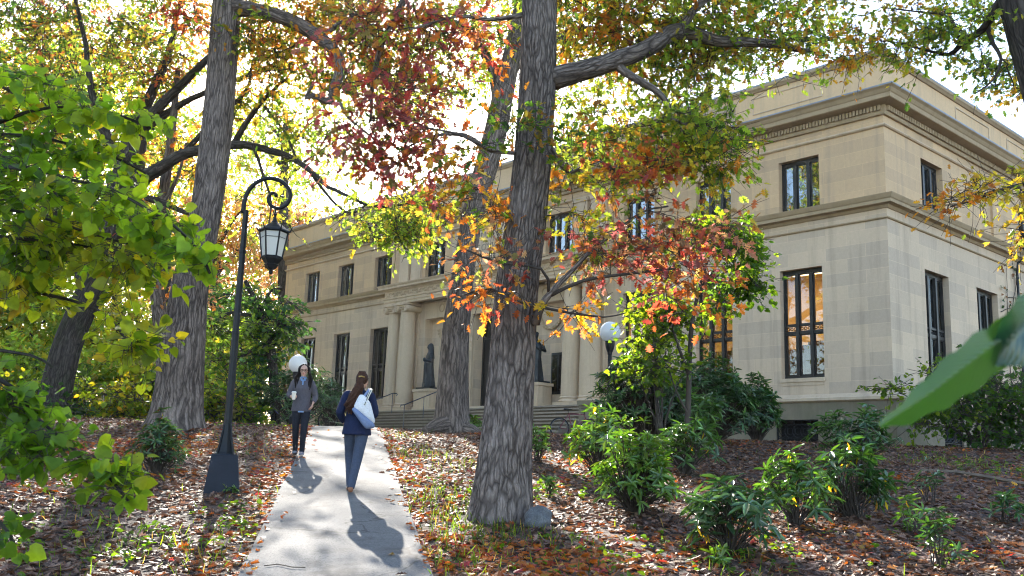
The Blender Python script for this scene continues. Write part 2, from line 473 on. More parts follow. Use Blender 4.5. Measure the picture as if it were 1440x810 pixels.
def leaves(name, Pp, axis, nrm, size, color, tmpl, mat, parent=None, org=None, curl=None):
    """one mesh of many leaf blades"""
    T, F = tmpl; n = len(Pp); k = len(T)
    axis = unit(axis); side = unit(np.cross(nrm, axis)); nrm = np.cross(axis, side)
    size = np.asarray(size, float)
    z = T[None, :, 2] * (np.ones((n, 1)) if curl is None else curl[:, None])
    V = Pp[:, None, :] + size[:, None, None] * (T[None, :, 0, None] * axis[:, None, :] + T[None, :, 1, None] * side[:, None, :] + z[..., None] * nrm[:, None, :])
    V = V.reshape(-1, 3)
    if org is not None: V = V - np.asarray(org, float)
    idx = np.concatenate([np.array(f, np.int64) for f in F]); lt1 = np.array([len(f) for f in F])
    li = (np.arange(n)[:, None] * k + idx[None, :]).ravel().astype(np.int32)
    lt = np.tile(lt1, n); ls = np.r_[0, np.cumsum(lt)[:-1]].astype(np.int32)
    me = bpy.data.meshes.new(name)
    me.vertices.add(len(V)); me.vertices.foreach_set('co', V.astype(np.float32).ravel())
    me.loops.add(len(li)); me.loops.foreach_set('vertex_index', li)
    me.polygons.add(len(lt)); me.polygons.foreach_set('loop_start', ls)
    me.update(calc_edges=True)
    at = me.color_attributes.new('col', 'FLOAT_COLOR', 'POINT')
    c4 = np.concatenate([np.repeat(color, k, axis=0), np.ones((n * k, 1))], 1).astype(np.float32)
    at.data.foreach_set('color', c4.ravel())
    return link(name, me, mat, parent)

# ================================================================== SETTING: ground, path, plaza
def grid_mesh(xs, ys, zf):
    X, Y = np.meshgrid(xs, ys); Z = zf(X, Y)
    V = np.stack([X, Y, Z], -1).reshape(-1, 3); nx = len(xs); ny = len(ys)
    i = (np.arange(ny - 1)[:, None] * nx + np.arange(nx - 1)[None, :]).ravel()
    return V, np.stack([i, i + 1, i + nx + 1, i + nx], 1)


def sheet(name, xs, ys, zf, mat):
    V, Fq = grid_mesh(xs, ys, zf)
    me = bpy.data.meshes.new(name); me.from_pydata(V.tolist(), [], Fq.tolist()); me.update()
    me.polygons.foreach_set('use_smooth', np.full(len(me.polygons), True))
    return tag(link(name, me, mat), kind='structure')


m, nt, n, l = new_mat('leaf_mould_soil'); oc = objco(nt)
vo = n.new('ShaderNodeTexVoronoi'); vo.inputs['Scale'].default_value = 13; l.new(oc, vo.inputs['Vector'])
vr = n.new('ShaderNodeSeparateColor'); l.new(vo.outputs['Color'], vr.inputs[0])
c = ramp(nt, vr.outputs[0], [(0.0, (0.024, 0.016, 0.013)), (0.4, (0.06, 0.037, 0.028)), (0.75, (0.10, 0.064, 0.05)), (1.0, (0.12, 0.06, 0.03))])
c = mixc(nt, ramp(nt, noise(nt, oc, 0.8, 6, 0.7), [(0.4, (0, 0, 0)), (0.62, (0.8,) * 3)]), c, (0.022, 0.017, 0.014))
c = mixc(nt, ramp(nt, noise(nt, mapping(nt, oc, (1, 1, 1), (31, 7, 0)), 0.5, 5, 0.7), [(0.56, (0, 0, 0)), (0.7, (0.5,) * 3)]), c, (0.07, 0.085, 0.025))
h = mixc(nt, 0.5, vo.outputs['Distance'], noise(nt, oc, 30, 4))
out(nt, principled(nt, c, 0.9, bump(nt, h, 0.8, 0.04), 0, 0.2)); M_soil = m

m, nt, n, l = new_mat('worn_concrete'); oc = objco(nt)
c = ramp(nt, noise(nt, oc, 0.9, 5), [(0.3, (0.115, 0.113, 0.112)), (0.7, (0.165, 0.162, 0.158))])
c = mixc(nt, 0.5, c, ramp(nt, noise(nt, oc, 55, 4, 0.8), [(0.33, (0.35, 0.35, 0.35)), (0.6, (1.4, 1.38, 1.35))]), 'MULTIPLY')
vo = n.new('ShaderNodeTexVoronoi'); vo.inputs['Scale'].default_value = 38; l.new(oc, vo.inputs['Vector'])
c = mixc(nt, ramp(nt, vo.outputs['Distance'], [(0.2, (0.7,) * 3), (0.3, (0, 0, 0))]), c, (0.045, 0.043, 0.042))
c = mixc(nt, ramp(nt, noise(nt, oc, 1.6, 6, 0.75), [(0.52, (0, 0, 0)), (0.66, (0.8,) * 3)]), c, (0.075, 0.07, 0.066))
wv = n.new('ShaderNodeTexNoise'); wv.inputs['Scale'].default_value = 1.1; wv.inputs['Detail'].default_value = 8
cr = n.new('ShaderNodeTexVoronoi'); cr.feature = 'DISTANCE_TO_EDGE'; cr.inputs['Scale'].default_value = 0.42
ad = n.new('ShaderNodeVectorMath'); ad.operation = 'ADD'; l.new(oc, ad.inputs[0]); l.new(oc, wv.inputs['Vector']); l.new(wv.outputs['Color'], ad.inputs[1])
l.new(ad.outputs[0], cr.inputs['Vector'])
c = mixc(nt, ramp(nt, cr.outputs['Distance'], [(0.003, (0.7,) * 3), (0.008, (0, 0, 0))]), c, (0.05, 0.046, 0.04))
out(nt, principled(nt, c, 0.9, bump(nt, noise(nt, oc, 60, 4, 0.8), 0.6, 0.01), 0, 0.12)); M_path = m

xs = np.unique(np.round(np.r_[np.linspace(-240, -60, 8), np.linspace(-60, -14, 24), np.arange(-14, 18.01, 0.2), np.linspace(18, 60, 22), np.linspace(60, 240, 8)], 3))
ys = np.unique(np.round(np.r_[np.linspace(-60, -4, 10), np.arange(-4, 30.01, 0.2), np.linspace(30, 70, 30), np.linspace(70, 420, 12)], 3))
sheet('ground', xs, ys, ground_z, M_soil)

V = []; py = np.arange(-3, 26.2, 0.25)
for y in py:
    cx = path_x(y)
    w1 = 0.03 * (vnoise(np.array([y * 1.7]), np.array([0.0]), 5)[0] - 0.5); w2 = 0.03 * (vnoise(np.array([y * 1.9]), np.array([9.0]), 6)[0] - 0.5)
    xx = cx + np.array([-PATH_HW - 0.02 + w1, -PATH_HW + w1, -0.4, 0.4, PATH_HW + w2, PATH_HW + 0.02 + w2])
    for k, x in enumerate(xx): V.append((x, y + 0.165 * (x - cx), slope(y + 0.165 * (x - cx)) + (0.02 if 0 < k < 5 else -0.06)))
Fq = [(i * 6 + k, i * 6 + k + 1, i * 6 + k + 7, i * 6 + k + 6) for i in range(len(py) - 1) for k in range(5)]
me = bpy.data.meshes.new('path'); me.from_pydata(V, [], Fq); me.update()
tag(link('path', me, M_path), kind='structure')

# ================================================================== THE BUILDING
YAW = R(42.24)
DF = np.array([-math.sin(YAW), math.cos(YAW), 0]); DS = np.array([math.cos(YAW), math.sin(YAW), 0])
C0 = np.array([11.10, 28.0, 2.6])
LB, WB = 35.7, 22.0


def BL(u, o, z):
    """world point u metres left of the front corner, o metres in front of the facade, at height z"""
    q = C0 + DF * u - DS * o; q[2] = z; return q


bld = thing('library_building', 'long two storey pale limestone building with bronze framed windows, columns and a flat parapet', 'building', C0, -(PI / 2 - YAW))
Z0 = 2.6
OB = (0, 0, Z0)

# plaza in front of the steps, in building directions
pv = [BL(u, o, 0) for u, o in ((LB + 6, 0.15), (LB + 6, 12), (22, 18.5), (20.5, 18.5), (9, 9), (7.5, 0.15))]
me = bpy.data.meshes.new('plaza')
me.from_pydata([(p[0], p[1], 2.694) for p in pv] + [(p[0], p[1], 2.5) for p in pv], [], [tuple(range(6))[::-1]] + [(i, (i + 1) % 6, 6 + (i + 1) % 6, 6 + i) for i in range(6)])
me.update(); tag(link('plaza', me, limestone('pale_plaza_paving', False, (0.36, 0.35, 0.33))), kind='structure')  # paving made paler to bounce light onto the left wing


def wall(mb, side, off, a0, a1, z0, z1, holes, vsh=0.0):
    """wall face in the front ('f', a = -x) or side ('s', a = y) plane, off metres proud, with rectangular openings (a0, a1, z0, z1, depth, closed)"""
    def pt(a, z, d): return (-a, d - off, z) if side == 'f' else (off - d, a, z)
    def q(p, uv):
        mb.quad(*(p if side == 's' else p[::-1]), uv=uv if side == 's' else uv[::-1])
    A = sorted({a0, a1, *[h[0] for h in holes], *[h[1] for h in holes]}); Z = sorted({z0, z1, *[h[2] for h in holes], *[h[3] for h in holes]})
    for i in range(len(A) - 1):
        for j in range(len(Z) - 1):
            ca, cz = (A[i] + A[i + 1]) / 2, (Z[j] + Z[j + 1]) / 2
            if any(h[0] < ca < h[1] and h[2] < cz < h[3] for h in holes): continue
            c = [(A[i], Z[j]), (A[i + 1], Z[j]), (A[i + 1], Z[j + 1]), (A[i], Z[j + 1])]
            q([pt(a, z, 0) for a, z in c], [(a, z + vsh) for a, z in c])
    for h in holes:
        b0, b1, y0, y1, d, closed = h
        for (p, r) in (((b0, y0), (b0, y1)), ((b1, y1), (b1, y0)), ((b1, y0), (b0, y0)), ((b0, y1), (b1, y1))):
            q([pt(*p, 0), pt(*r, 0), pt(*r, d), pt(*p, d)][::-1], [(p[0] + 0.3, p[1]), (r[0] + 0.3, r[1]), (r[0] + 0.3 + d, r[1]), (p[0] + 0.3 + d, p[1])][::-1])
        if closed: q([pt(b0, y0, d), pt(b1, y0, d), pt(b1, y1, d), pt(b0, y1, d)], [(b0, y0), (b1, y0), (b1, y1), (b0, y1)])


FU = [2.92, 6.25, 9.6, LB - 9.6, LB - 6.25, LB - 2.92]
CU = [13.8, 21.9]
RD = 0.34
hf = [(u - 0.75, u + 0.75, 4.72, 8.2, RD, False) for u in FU] + [(u - 0.73, u + 0.73, 10.1, 11.83, RD, False) for u in FU]
hf += [(u - 0.73, u + 0.73, 10.22, 11.9, RD, False) for u in CU]
hf += [(20.0, 22.4, 4.55, 8.3, 0.4, True), (LB - 22.4, LB - 20.0, 4.55, 8.3, 0.4, True), (16.85, 18.85, 4.05, 8.2, 0.7, False)]
SV = [(2.4, 3.95, 10.1, 11.83), (10.2, 11.75, 10.1, 11.83), (2.35, 4.05, 4.72, 8.2), (6.2, 7.95, 4.72, 8.2), (10.2, 11.9, 4.72, 8.2), (15.0, 16.6, 10.1, 11.83), (15.0, 16.7, 4.72, 8.2)]
b = MB(); wall(b, 'f', 0, 0, LB, 4.0, 13.3, hf); b.build('front_wall', M_stone, bld, OB)
b = MB(); wall(b, 's', 0, 0, WB, 4.0, 13.3, [(*s, RD, False) for s in SV], 0.2)
# the pavilion beyond the second bay stands a little proud in the upper storey
b.box(0.0, 0.08, 7.75, 10.05, 10.1, 12.28); b.box(0.0, 0.08, 11.9, WB, 10.1, 12.28)
b.build('side_wall', M_stone, bld, OB)
b = MB(); b.quad((-LB, 0, 2.3), (-LB, 0, 13.3), (-LB, WB, 13.3), (-LB, WB, 2.3), uv=[(0, 2.3), (0, 13.3), (WB, 13.3), (WB, 2.3)])
b.quad((-LB, WB, 2.3), (-LB, WB, 13.3), (0, WB, 13.3), (0, WB, 2.3), uv=[(0, 2.3), (0, 13.3), (LB, 13.3), (LB, 2.3)])
b.build('rear_wall', M_stone, bld, OB)
# plinth with basement openings
GF = [3.09, 6.4, 9.7, LB - 9.7, LB - 6.4, LB - 3.09]
GS = [(2.95, 4.3), (6.6, 7.9), (10.4, 11.7)]
b = MB()
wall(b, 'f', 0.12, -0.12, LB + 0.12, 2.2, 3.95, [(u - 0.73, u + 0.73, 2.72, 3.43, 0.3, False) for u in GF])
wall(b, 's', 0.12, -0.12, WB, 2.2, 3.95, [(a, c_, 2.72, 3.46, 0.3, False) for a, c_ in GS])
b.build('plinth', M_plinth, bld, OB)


def ring4(rect, o, z):
    x0, x1, y0, y1 = rect
    return [(x0 - o, y1 + o, z), (x0 - o, y0 - o, z), (x1 + o, y0 - o, z), (x1 + o, y1 + o, z)]


RC = (-LB, 0, 0, WB)
def moulding(name, prof, mat, rect=RC, parent=bld):
    b = MB(); b.rings([ring4(rect, o, z) for o, z in prof], False)
    return b.build(name, mat, parent, OB)


moulding('water_table', [(-0.02, 3.94), (0.14, 3.945), (0.22, 3.99), (0.22, 4.07), (0.17, 4.10), (0.12, 4.16), (0.03, 4.20), (-0.02, 4.205)], M_trim)
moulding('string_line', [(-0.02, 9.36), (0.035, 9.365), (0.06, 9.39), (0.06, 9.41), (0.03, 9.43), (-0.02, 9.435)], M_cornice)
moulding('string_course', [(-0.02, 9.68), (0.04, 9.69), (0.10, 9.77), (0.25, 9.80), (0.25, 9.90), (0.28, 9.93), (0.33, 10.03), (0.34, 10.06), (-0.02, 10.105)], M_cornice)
moulding('architrave_line', [(-0.02, 12.24), (0.05, 12.245), (0.085, 12.28), (0.085, 12.31), (0.05, 12.335), (-0.02, 12.34)], M_trim)
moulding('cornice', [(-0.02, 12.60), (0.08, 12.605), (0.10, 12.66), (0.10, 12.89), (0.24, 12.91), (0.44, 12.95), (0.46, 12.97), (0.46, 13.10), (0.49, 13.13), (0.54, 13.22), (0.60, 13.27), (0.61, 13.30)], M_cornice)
moulding('cornice_flashing', [(0.62, 13.285), (0.625, 13.33), (0.10, 13.40), (-0.01, 13.41)], M_lead)
moulding('parapet', [(0.0, 13.28), (0.0, 14.55), (-0.45, 14.56), (-0.45, 13.4)], M_stone)
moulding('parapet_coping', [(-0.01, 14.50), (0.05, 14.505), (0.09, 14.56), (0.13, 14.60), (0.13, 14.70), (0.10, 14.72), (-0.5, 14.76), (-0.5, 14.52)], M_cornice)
moulding('coping_flashing', [(0.133, 14.68), (0.133, 14.735), (-0.49, 14.775), (-0.52, 14.70)], M_lead)
b = MB(); b.box(-LB + 0.1, -0.1, 0.1, WB - 0.1, 13.2, 13.6); b.box(-LB + 9, -9, 7, WB - 5, 13.6, 15.0); b.build('roof', M_roof, bld, OB)
# dentils under the cornice
b = MB()
for i in range(int(LB / 0.115)): b.box(-0.115 * i - 0.095, -0.115 * i - 0.02, -0.175, -0.09, 12.73, 12.885)
b.build('dentil_course', M_cornice, bld, OB); b = MB()
for i in range(int(WB / 0.115)): b.box(0.09, 0.175, 0.115 * i + 0.02, 0.115 * i + 0.095, 12.73, 12.885)
b.build('dentil_course', M_cornice, bld, OB)
# sunk and carved panels on the parapet
for u in (6.25, LB - 6.25):
    b = MB(); b.box(-u - 0.95, -u + 0.95, -0.03, 0.01, 13.72, 14.36)
    for k in range(7): b.torus((-u - 0.7 + 0.235 * k, -0.035, 14.04), 0.10, 0.03, (1, 0, 0), (0, 0, 1), 12, 5)
    b.ell((-u, -0.03, 14.04), (0.16, 0.05, 0.22), 10, 6)
    b.build('carved_panel', M_carve, bld, OB)
for (a0, a1) in ((5.2, 8.0), (9.6, 12.6)):
    b = MB()
    b.box(0.0, 0.03, a0, a1, 14.3, 14.34); b.box(0.0, 0.03, a0, a1, 13.74, 13.78); b.box(0.0, 0.03, a0, a0 + 0.04, 13.78, 14.3); b.box(0.0, 0.03, a1 - 0.04, a1, 13.78, 14.3)
    b.build('parapet_panel', M_trim, bld, OB)
for (a0, a1) in ((2.0, 4.6), (8.5, 11.2)):
    b = MB()
    b.box(-a1, -a0, -0.025, 0, 14.3, 14.33); b.box(-a1, -a0, -0.025, 0, 13.74, 13.77); b.box(-a1, -a1 + 0.03, -0.025, 0, 13.77, 14.3); b.box(-a0 - 0.03, -a0, -0.025, 0, 13.77, 14.3)
    b.build('parapet_panel', M_trim, bld, OB)


# ---- windows: frame with mullions, a pane as its sub-part
def window(side, a0, a1, z0, z1, tall, name='window', nl=3):
    off = 0.0
    def bx(mb, p0, p1, q0, q1, d0, d1):
        if side == 'f': mb.box(-p1, -p0, d0, d1, q0, q1)
        else: mb.box(-d1, -d0, p0, p1, q0, q1)
    f = MB(); w = a1 - a0; D0, D1 = 0.20, 0.30
    bx(f, a0, a0 + 0.075, z0, z1, D0, D1); bx(f, a1 - 0.075, a1, z0, z1, D0, D1)
    bx(f, a0 + 0.075, a1 - 0.075, z1 - 0.11, z1, D0, D1); bx(f, a0 + 0.075, a1 - 0.075, z0, z0 + 0.10, D0, D1)
    zt = 6.2
    for k in range(1, nl):
        c = a0 + w * k / nl
        bx(f, c - 0.055, c + 0.055, z0 + 0.10, z1 - 0.11, D0 - 0.04, D1)
    for k in range(nl):
        p0 = a0 + w * k / nl + 0.055; p1 = a0 + w * (k + 1) / nl - 0.055
        if k == 0: p0 += 0.02
        if k == nl - 1: p1 -= 0.02
        # inner sash bars
        for (s0, s1) in (((z0 + 0.10, zt - 0.06), (zt + 0.24, z1 - 0.11)) if tall else ((z0 + 0.10, z1 - 0.11),)):
            bx(f, p0, p0 + 0.035, s0, s1, 0.225, 0.275); bx(f, p1 - 0.035, p1, s0, s1, 0.225, 0.275)
            bx(f, p0 + 0.035, p1 - 0.035, s1 - 0.04, s1, 0.225, 0.275); bx(f, p0 + 0.035, p1 - 0.035, s0, s0 + 0.04, 0.225, 0.275)
        if tall:
            bx(f, p0, p1, zt - 0.06, zt + 0.04, 0.19, D1); bx(f, p0, p1, zt + 0.19, zt + 0.24, 0.19, D1)
            nn = 3
            for i in range(nn):
                c = p0 + (p1 - p0) * (i + 0.5) / nn
                o = (-c, 0.23, zt + 0.115) if side == 'f' else (-0.23, c, zt + 0.115)
                f.torus(o, 0.045, 0.014, (1, 0, 0) if side == 'f' else (0, 1, 0), (0, 0, 1), 10, 4)
    fo = f.build(name, M_bronze, bld, OB)
    g = MB(); bx(g, a0 + 0.02, a1 - 0.02, z0 + 0.02, z1 - 0.02, 0.25, 0.256)
    g.build('pane', M_glass if tall else M_glass_up, fo, OB)
    if tall:
        s = MB(); bx(s, a0 - 0.02, a1 + 0.02, 4.60, 4.718, -0.05, 0.19); bx(s, a0 + 0.02, a1 - 0.02, 4.49, 4.597, -0.02, -0.001)
        s.build('window_sill', M_trim, bld, OB)


for u in FU:
    window('f', u - 0.75, u + 0.75, 4.72, 8.2, True); window('f', u - 0.73, u + 0.73, 10.1, 11.83, False)
for u in CU: window('f', u - 0.73, u + 0.73, 10.22, 11.9, False)
for (a0, a1, z0, z1) in SV: window('s', a0, a1, z0, z1, z0 < 6)


# ---- basement grilles: bars round a row of rings
def grille(side, a0, a1, z0, z1):
    f = MB()
    def bx(p0, p1, q0, q1, d0, d1):
        if side == 'f': f.box(-p1, -p0, d0, d1, q0, q1)
        else: f.box(-d1, -d0, p0, p1, q0, q1)
    D = -0.06
    bx(a0, a1, z0, z0 + 0.04, D, D + 0.03); bx(a0, a1, z1 - 0.04, z1, D, D + 0.03); bx(a0, a0 + 0.04, z0 + 0.04, z1 - 0.04, D, D + 0.03); bx(a1 - 0.04, a1, z0 + 0.04, z1 - 0.04, D, D + 0.03)
    bx(a0 + 0.04, a1 - 0.04, z0 + 0.13, z0 + 0.15, D + 0.002, D + 0.02); bx(a0 + 0.04, a1 - 0.04, z1 - 0.15, z1 - 0.13, D + 0.002, D + 0.02)
    n = 5; w = (a1 - a0 - 0.08) / n; zc = (z0 + z1) / 2 + 0.0
    for i in range(n):
        c = a0 + 0.04 + w * (i + 0.5); o = (-c, D + 0.012, zc) if side == 'f' else (-D - 0.012, c, zc)
        ax = (1, 0, 0) if side == 'f' else (0, 1, 0)
        f.torus(o, 0.19, 0.013, ax, (0, 0, 1), 24, 5); f.torus(o, 0.10, 0.010, ax, (0, 0, 1), 18, 5)
    for i in range(1, n):
        c = a0 + 0.04 + w * i; bx(c - 0.01, c + 0.01, z0 + 0.04, z0 + 0.13, D + 0.002, D + 0.02); bx(c - 0.01, c + 0.01, z1 - 0.13, z1 - 0.04, D + 0.002, D + 0.02)
    f.build('basement_grille', M_iron, bld, OB)


for u in GF: grille('f', u - 0.73, u + 0.73, 2.72, 3.43)
for a, c_ in GS: grille('s', a, c_, 2.72, 3.46)

# ---- rooms behind the glass: a lit reading room at the corner, near-black backing painted for unlit rooms elsewhere
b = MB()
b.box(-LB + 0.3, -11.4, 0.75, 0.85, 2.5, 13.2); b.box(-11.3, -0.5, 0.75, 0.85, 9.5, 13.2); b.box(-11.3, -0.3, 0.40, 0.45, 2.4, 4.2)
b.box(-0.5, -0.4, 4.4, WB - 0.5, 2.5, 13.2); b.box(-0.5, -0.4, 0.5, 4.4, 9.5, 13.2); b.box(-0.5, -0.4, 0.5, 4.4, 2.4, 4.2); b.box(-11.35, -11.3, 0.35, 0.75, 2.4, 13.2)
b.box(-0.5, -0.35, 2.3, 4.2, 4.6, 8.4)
b.build('dark_room_backing', M_dark, bld, OB)
M_room = plain('warm_painted_room', (0.62, 0.42, 0.20), 0.8, var=0.05)
M_wood = plain('dark_bookcase_wood', (0.07, 0.032, 0.015), 0.6)
rm = MB()
rm.quad((-11.2, 6.5, 4.3), (-0.6, 6.5, 4.3), (-0.6, 6.5, 9.3), (-11.2, 6.5, 9.3)); rm.quad((-11.2, 0.5, 4.3), (-11.2, 6.5, 4.3), (-11.2, 6.5, 9.3), (-11.2, 0.5, 9.3))
rm.quad((-0.6, 6.5, 4.3), (-0.6, 0.5, 4.3), (-0.6, 0.5, 9.3), (-0.6, 6.5, 9.3)); rm.quad((-11.2, 0.5, 9.3), (-11.2, 6.5, 9.3), (-0.6, 6.5, 9.3), (-0.6, 0.5, 9.3))
rm.quad((-11.2, 6.5, 4.3), (-11.2, 0.5, 4.3), (-0.6, 0.5, 4.3), (-0.6, 6.5, 4.3))
ro = rm.build('reading_room', M_room, bld, OB)
for i in range(9):
    x = -10.8 + i * 1.15
    k = MB(); k.box(x, x + 1.05, 5.9, 6.4, 4.31, 6.5 + 0.25 * (i % 3)); k.build('bookcase', M_wood, ro, OB)
    k = MB(); k.box(x + 0.1, x + 0.95, 3.0, 3.6, 4.31, 5.5 + 0.35 * ((i * 7) % 3)); k.build('bookcase', M_wood, ro, OB)
M_ceil = emitter('warm_ceiling_lamp', (1.0, 0.70, 0.36), 2.5)
for x in (-9.2, -6.4, -3.6): k = MB(); k.box(x, x + 1.6, 1.6, 5.4, 9.2, 9.25); k.build('ceiling_lamp', M_ceil, ro, OB)
for x in (-8.6, -5.4, -2.4):
    k = MB(); k.tube([(x, 2.4, 9.2), (x, 2.4, 8.1)], 0.02, 6); k.lathe([(0.05, 0.06), (0.42, 0.02), (0.45, -0.03), (0.05, -0.05)], (x, 2.4, 8.05), 16)
    k.build('pendant_lamp', M_wood, ro, OB)

# ---- entrance front: columns, entablature, attic pilasters, door
COLU = [24.14, 23.2, LB - 23.2, LB - 24.14]
for u in COLU:
    b = MB(); x, y = -u, -0.42
    b.box(x - 0.5, x + 0.5, y - 0.5, y + 0.42, 4.05, 4.17)
    prof = [(0.47, 4.172), (0.49, 4.21), (0.47, 4.26), (0.43, 4.28), (0.43, 4.31), (0.455, 4.34), (0.43, 4.37), (0.40, 4.40)]
    prof += [(0.405 - 0.06 * t ** 1.6, 4.42 + 4.2 * t) for t in np.linspace(0, 1, 12)] + [(0.37, 8.64), (0.37, 8.68), (0.34, 8.70)]
    b.lathe(prof, (x, y, 0), 32)
    c = b.build('column', M_trim, bld, OB)
    b = MB(); b.lathe([(0.34, 8.705), (0.40, 8.74), (0.42, 8.80), (0.36, 8.82)], (x, y, 0), 24)
    for s in (-1, 1):
        th = np.arange(20) * 2 * PI / 20
        b.rings([[(x + s * 0.36 + 0.16 * math.cos(t), yy, 8.78 + 0.16 * math.sin(t)) for t in th] for yy in (y - 0.42, y + 0.40)])
        b.torus((x + s * 0.36, y - 0.42, 8.78), 0.125, 0.028, (1, 0, 0), (0, 0, 1), 20, 6); b.torus((x + s * 0.36, y - 0.42, 8.78), 0.06, 0.022, (1, 0, 0), (0, 0, 1), 14, 6)
    b.box(x - 0.36, x + 0.36, y - 0.40, y + 0.38, 8.84, 8.94); b.box(x - 0.46, x + 0.46, y - 0.46, y + 0.40, 8.945, 9.05)
    b.build('capital', M_trim, c, OB)
ER = (-24.75, -10.95, -0.72, 0.0)
moulding('entablature', [(-0.3, 9.04), (0.0, 9.045), (0.0, 9.17), (0.03, 9.175), (0.03, 9.30), (0.07, 9.32), (0.07, 9.36), (0.0, 9.37), (0.0, 9.68), (0.05, 9.70), (0.10, 9.75), (0.24, 9.78), (0.24, 9.87), (0.29, 9.93), (0.31, 9.98), (-0.3, 10.09), (-0.73, 10.13)], M_trim, (ER[0], ER[1], ER[2], 0.2))
b = MB()                                                     # running scroll along the frieze
for i in range(46):
    x = -24.6 + 0.3 * i
    b.torus((x, -0.722, 9.525), 0.075, 0.03, (1, 0, 0), (0, 0, 1 if i % 2 else -1), 12, 5, 0, 1.6 * PI); b.ell((x + 0.15, -0.722, 9.525 + (0.05 if i % 2 else -0.05)), (0.07, 0.03, 0.04), 8, 5)
b.build('frieze_ornament', M_carve, bld, OB)
for u in COLU:
    b = MB(); b.box(-u - 0.36, -u + 0.36, -0.14, 0.0, 10.1, 12.1); b.box(-u - 0.40, -u + 0.40, -0.18, 0.0, 12.103, 12.24)
    b.build('attic_pilaster', M_trim, bld, OB)
    b = MB(); b.box(-u - 0.34, -u + 0.34, -0.07, 0.0, 4.05, 9.0); b.build('pilaster', M_trim, bld, OB)
for u in (23.67, LB - 23.67):
    b = MB()
    for i in range(10): b.ell((-u, -0.01, 10.4 + 0.16 * i), (0.07, 0.035, 0.075), 8, 5)
    b.build('carved_drop', M_carve, bld, OB)
# inscription panel over the door, cut in shallow letters
b = MB(); b.box(-20.6, -15.1, -0.05, 0.0, 10.35, 12.05); b.build('inscription_panel', M_trim, bld, OB)
M_cut = plain('cut_lettering', (0.25, 0.215, 0.165), 0.9)
for i, (tx, sz) in enumerate((('WELLESLEY', 0.42), ('COLLEGE', 0.42), ('LIBRARY', 0.42))):
    cu = bpy.data.curves.new('inscription', 'FONT'); cu.body = tx; cu.size = sz; cu.align_x = 'CENTER'; cu.extrude = 0.004; cu.space_character = 1.25
    t = bpy.data.objects.new('inscription', cu); col.objects.link(t)
    me = bpy.data.meshes.new_from_object(t.evaluated_get(bpy.context.evaluated_depsgraph_get())); bpy.data.objects.remove(t)
    o = link('inscription', me, M_cut, bld); o.location = (-17.85, -0.056, 11.52 - 0.52 * i - Z0); o.rotation_euler = (PI / 2, 0, 0)
# door: stone surround, tall bronze leaves, transom lattice
b = MB()
for s in (-1, 1): b.box(-17.85 + s * 1.16 - 0.15, -17.85 + s * 1.16 + 0.15, -0.10, 0.0, 4.05, 8.2)
b.box(-19.2, -16.5, -0.12, 0.0, 8.203, 8.5); b.box(-19.35, -16.35, -0.26, 0.0, 8.503, 8.66)
for i in range(28):
    for s in (-1, 1): b.ell((-17.85 + s * 1.16, -0.10, 4.2 + 0.142 * i), (0.07, 0.03, 0.055), 8, 4)
b.build('door_surround', M_trim, bld, OB)
d = MB(); d.box(-18.85, -16.85, 0.5, 0.56, 7.15, 7.25); d.box(-18.85, -18.75, 0.5, 0.6, 4.06, 8.19); d.box(-16.95, -16.85, 0.5, 0.6, 4.06, 8.19)
d.box(-18.75, -17.87, 0.55, 0.6, 4.06, 7.15); d.box(-17.83, -16.95, 0.55, 0.6, 4.06, 7.15); d.box(-18.75, -16.95, 0.56, 0.6, 7.25, 8.19)
for s in (-18.31, -17.39):
    for (q0, q1) in ((4.25, 4.9), (5.05, 5.9), (6.05, 6.95)):
        d.box(s - 0.3, s + 0.3, 0.535, 0.55, q0, q1); d.box(s - 0.22, s + 0.22, 0.52, 0.535, q0 + 0.08, q1 - 0.08)
for i in range(7): d.box(-18.7 + 0.27 * i, -18.67 + 0.27 * i, 0.53, 0.56, 7.26, 8.18)
dr = d.build('door', M_bronze, bld, OB)
d = MB(); d.tube([(-17.93, 0.50, 5.3), (-17.93, 0.46, 5.35), (-17.93, 0.46, 5.75), (-17.93, 0.50, 5.8)], 0.018, 6); d.build('door_handle', M_statue, dr, OB)
# niches beside the door: narrow window, garland
for uc in (21.2, LB - 21.2):
    b = MB(); b.box(-uc + 0.15, -uc + 0.95, 0.30, 0.39, 4.6, 6.25); f = b.build('niche_window', M_bronze, bld, OB)
    b = MB(); b.box(-uc + 0.22, -uc + 0.50, 0.292, 0.299, 4.7, 6.15); b.box(-uc + 0.58, -uc + 0.88, 0.292, 0.299, 4.7, 6.15); b.build('pane', plain('dark_glass', (0.02, 0.015, 0.012), 0.05), f, OB)
    b = MB(); b.torus((-uc, 0.38, 7.9), 0.62, 0.07, (1, 0, 0), (0, 0, -1), 26, 7, 0.15, PI - 0.15)
    for t in np.linspace(0.2, PI - 0.2, 12): b.ell((-uc + 0.62 * math.cos(t), 0.34, 7.9 - 0.62 * math.sin(t)), (0.09, 0.06, 0.08), 7, 5)
    b.build('garland', M_carve, bld, OB)
    b = MB(); b.torus((-uc - 0.0, 0.0, 8.72), 0.17, 0.035, (1, 0, 0), (0, 0, 1), 20, 6); b.build('roundel', M_carve, bld, OB)
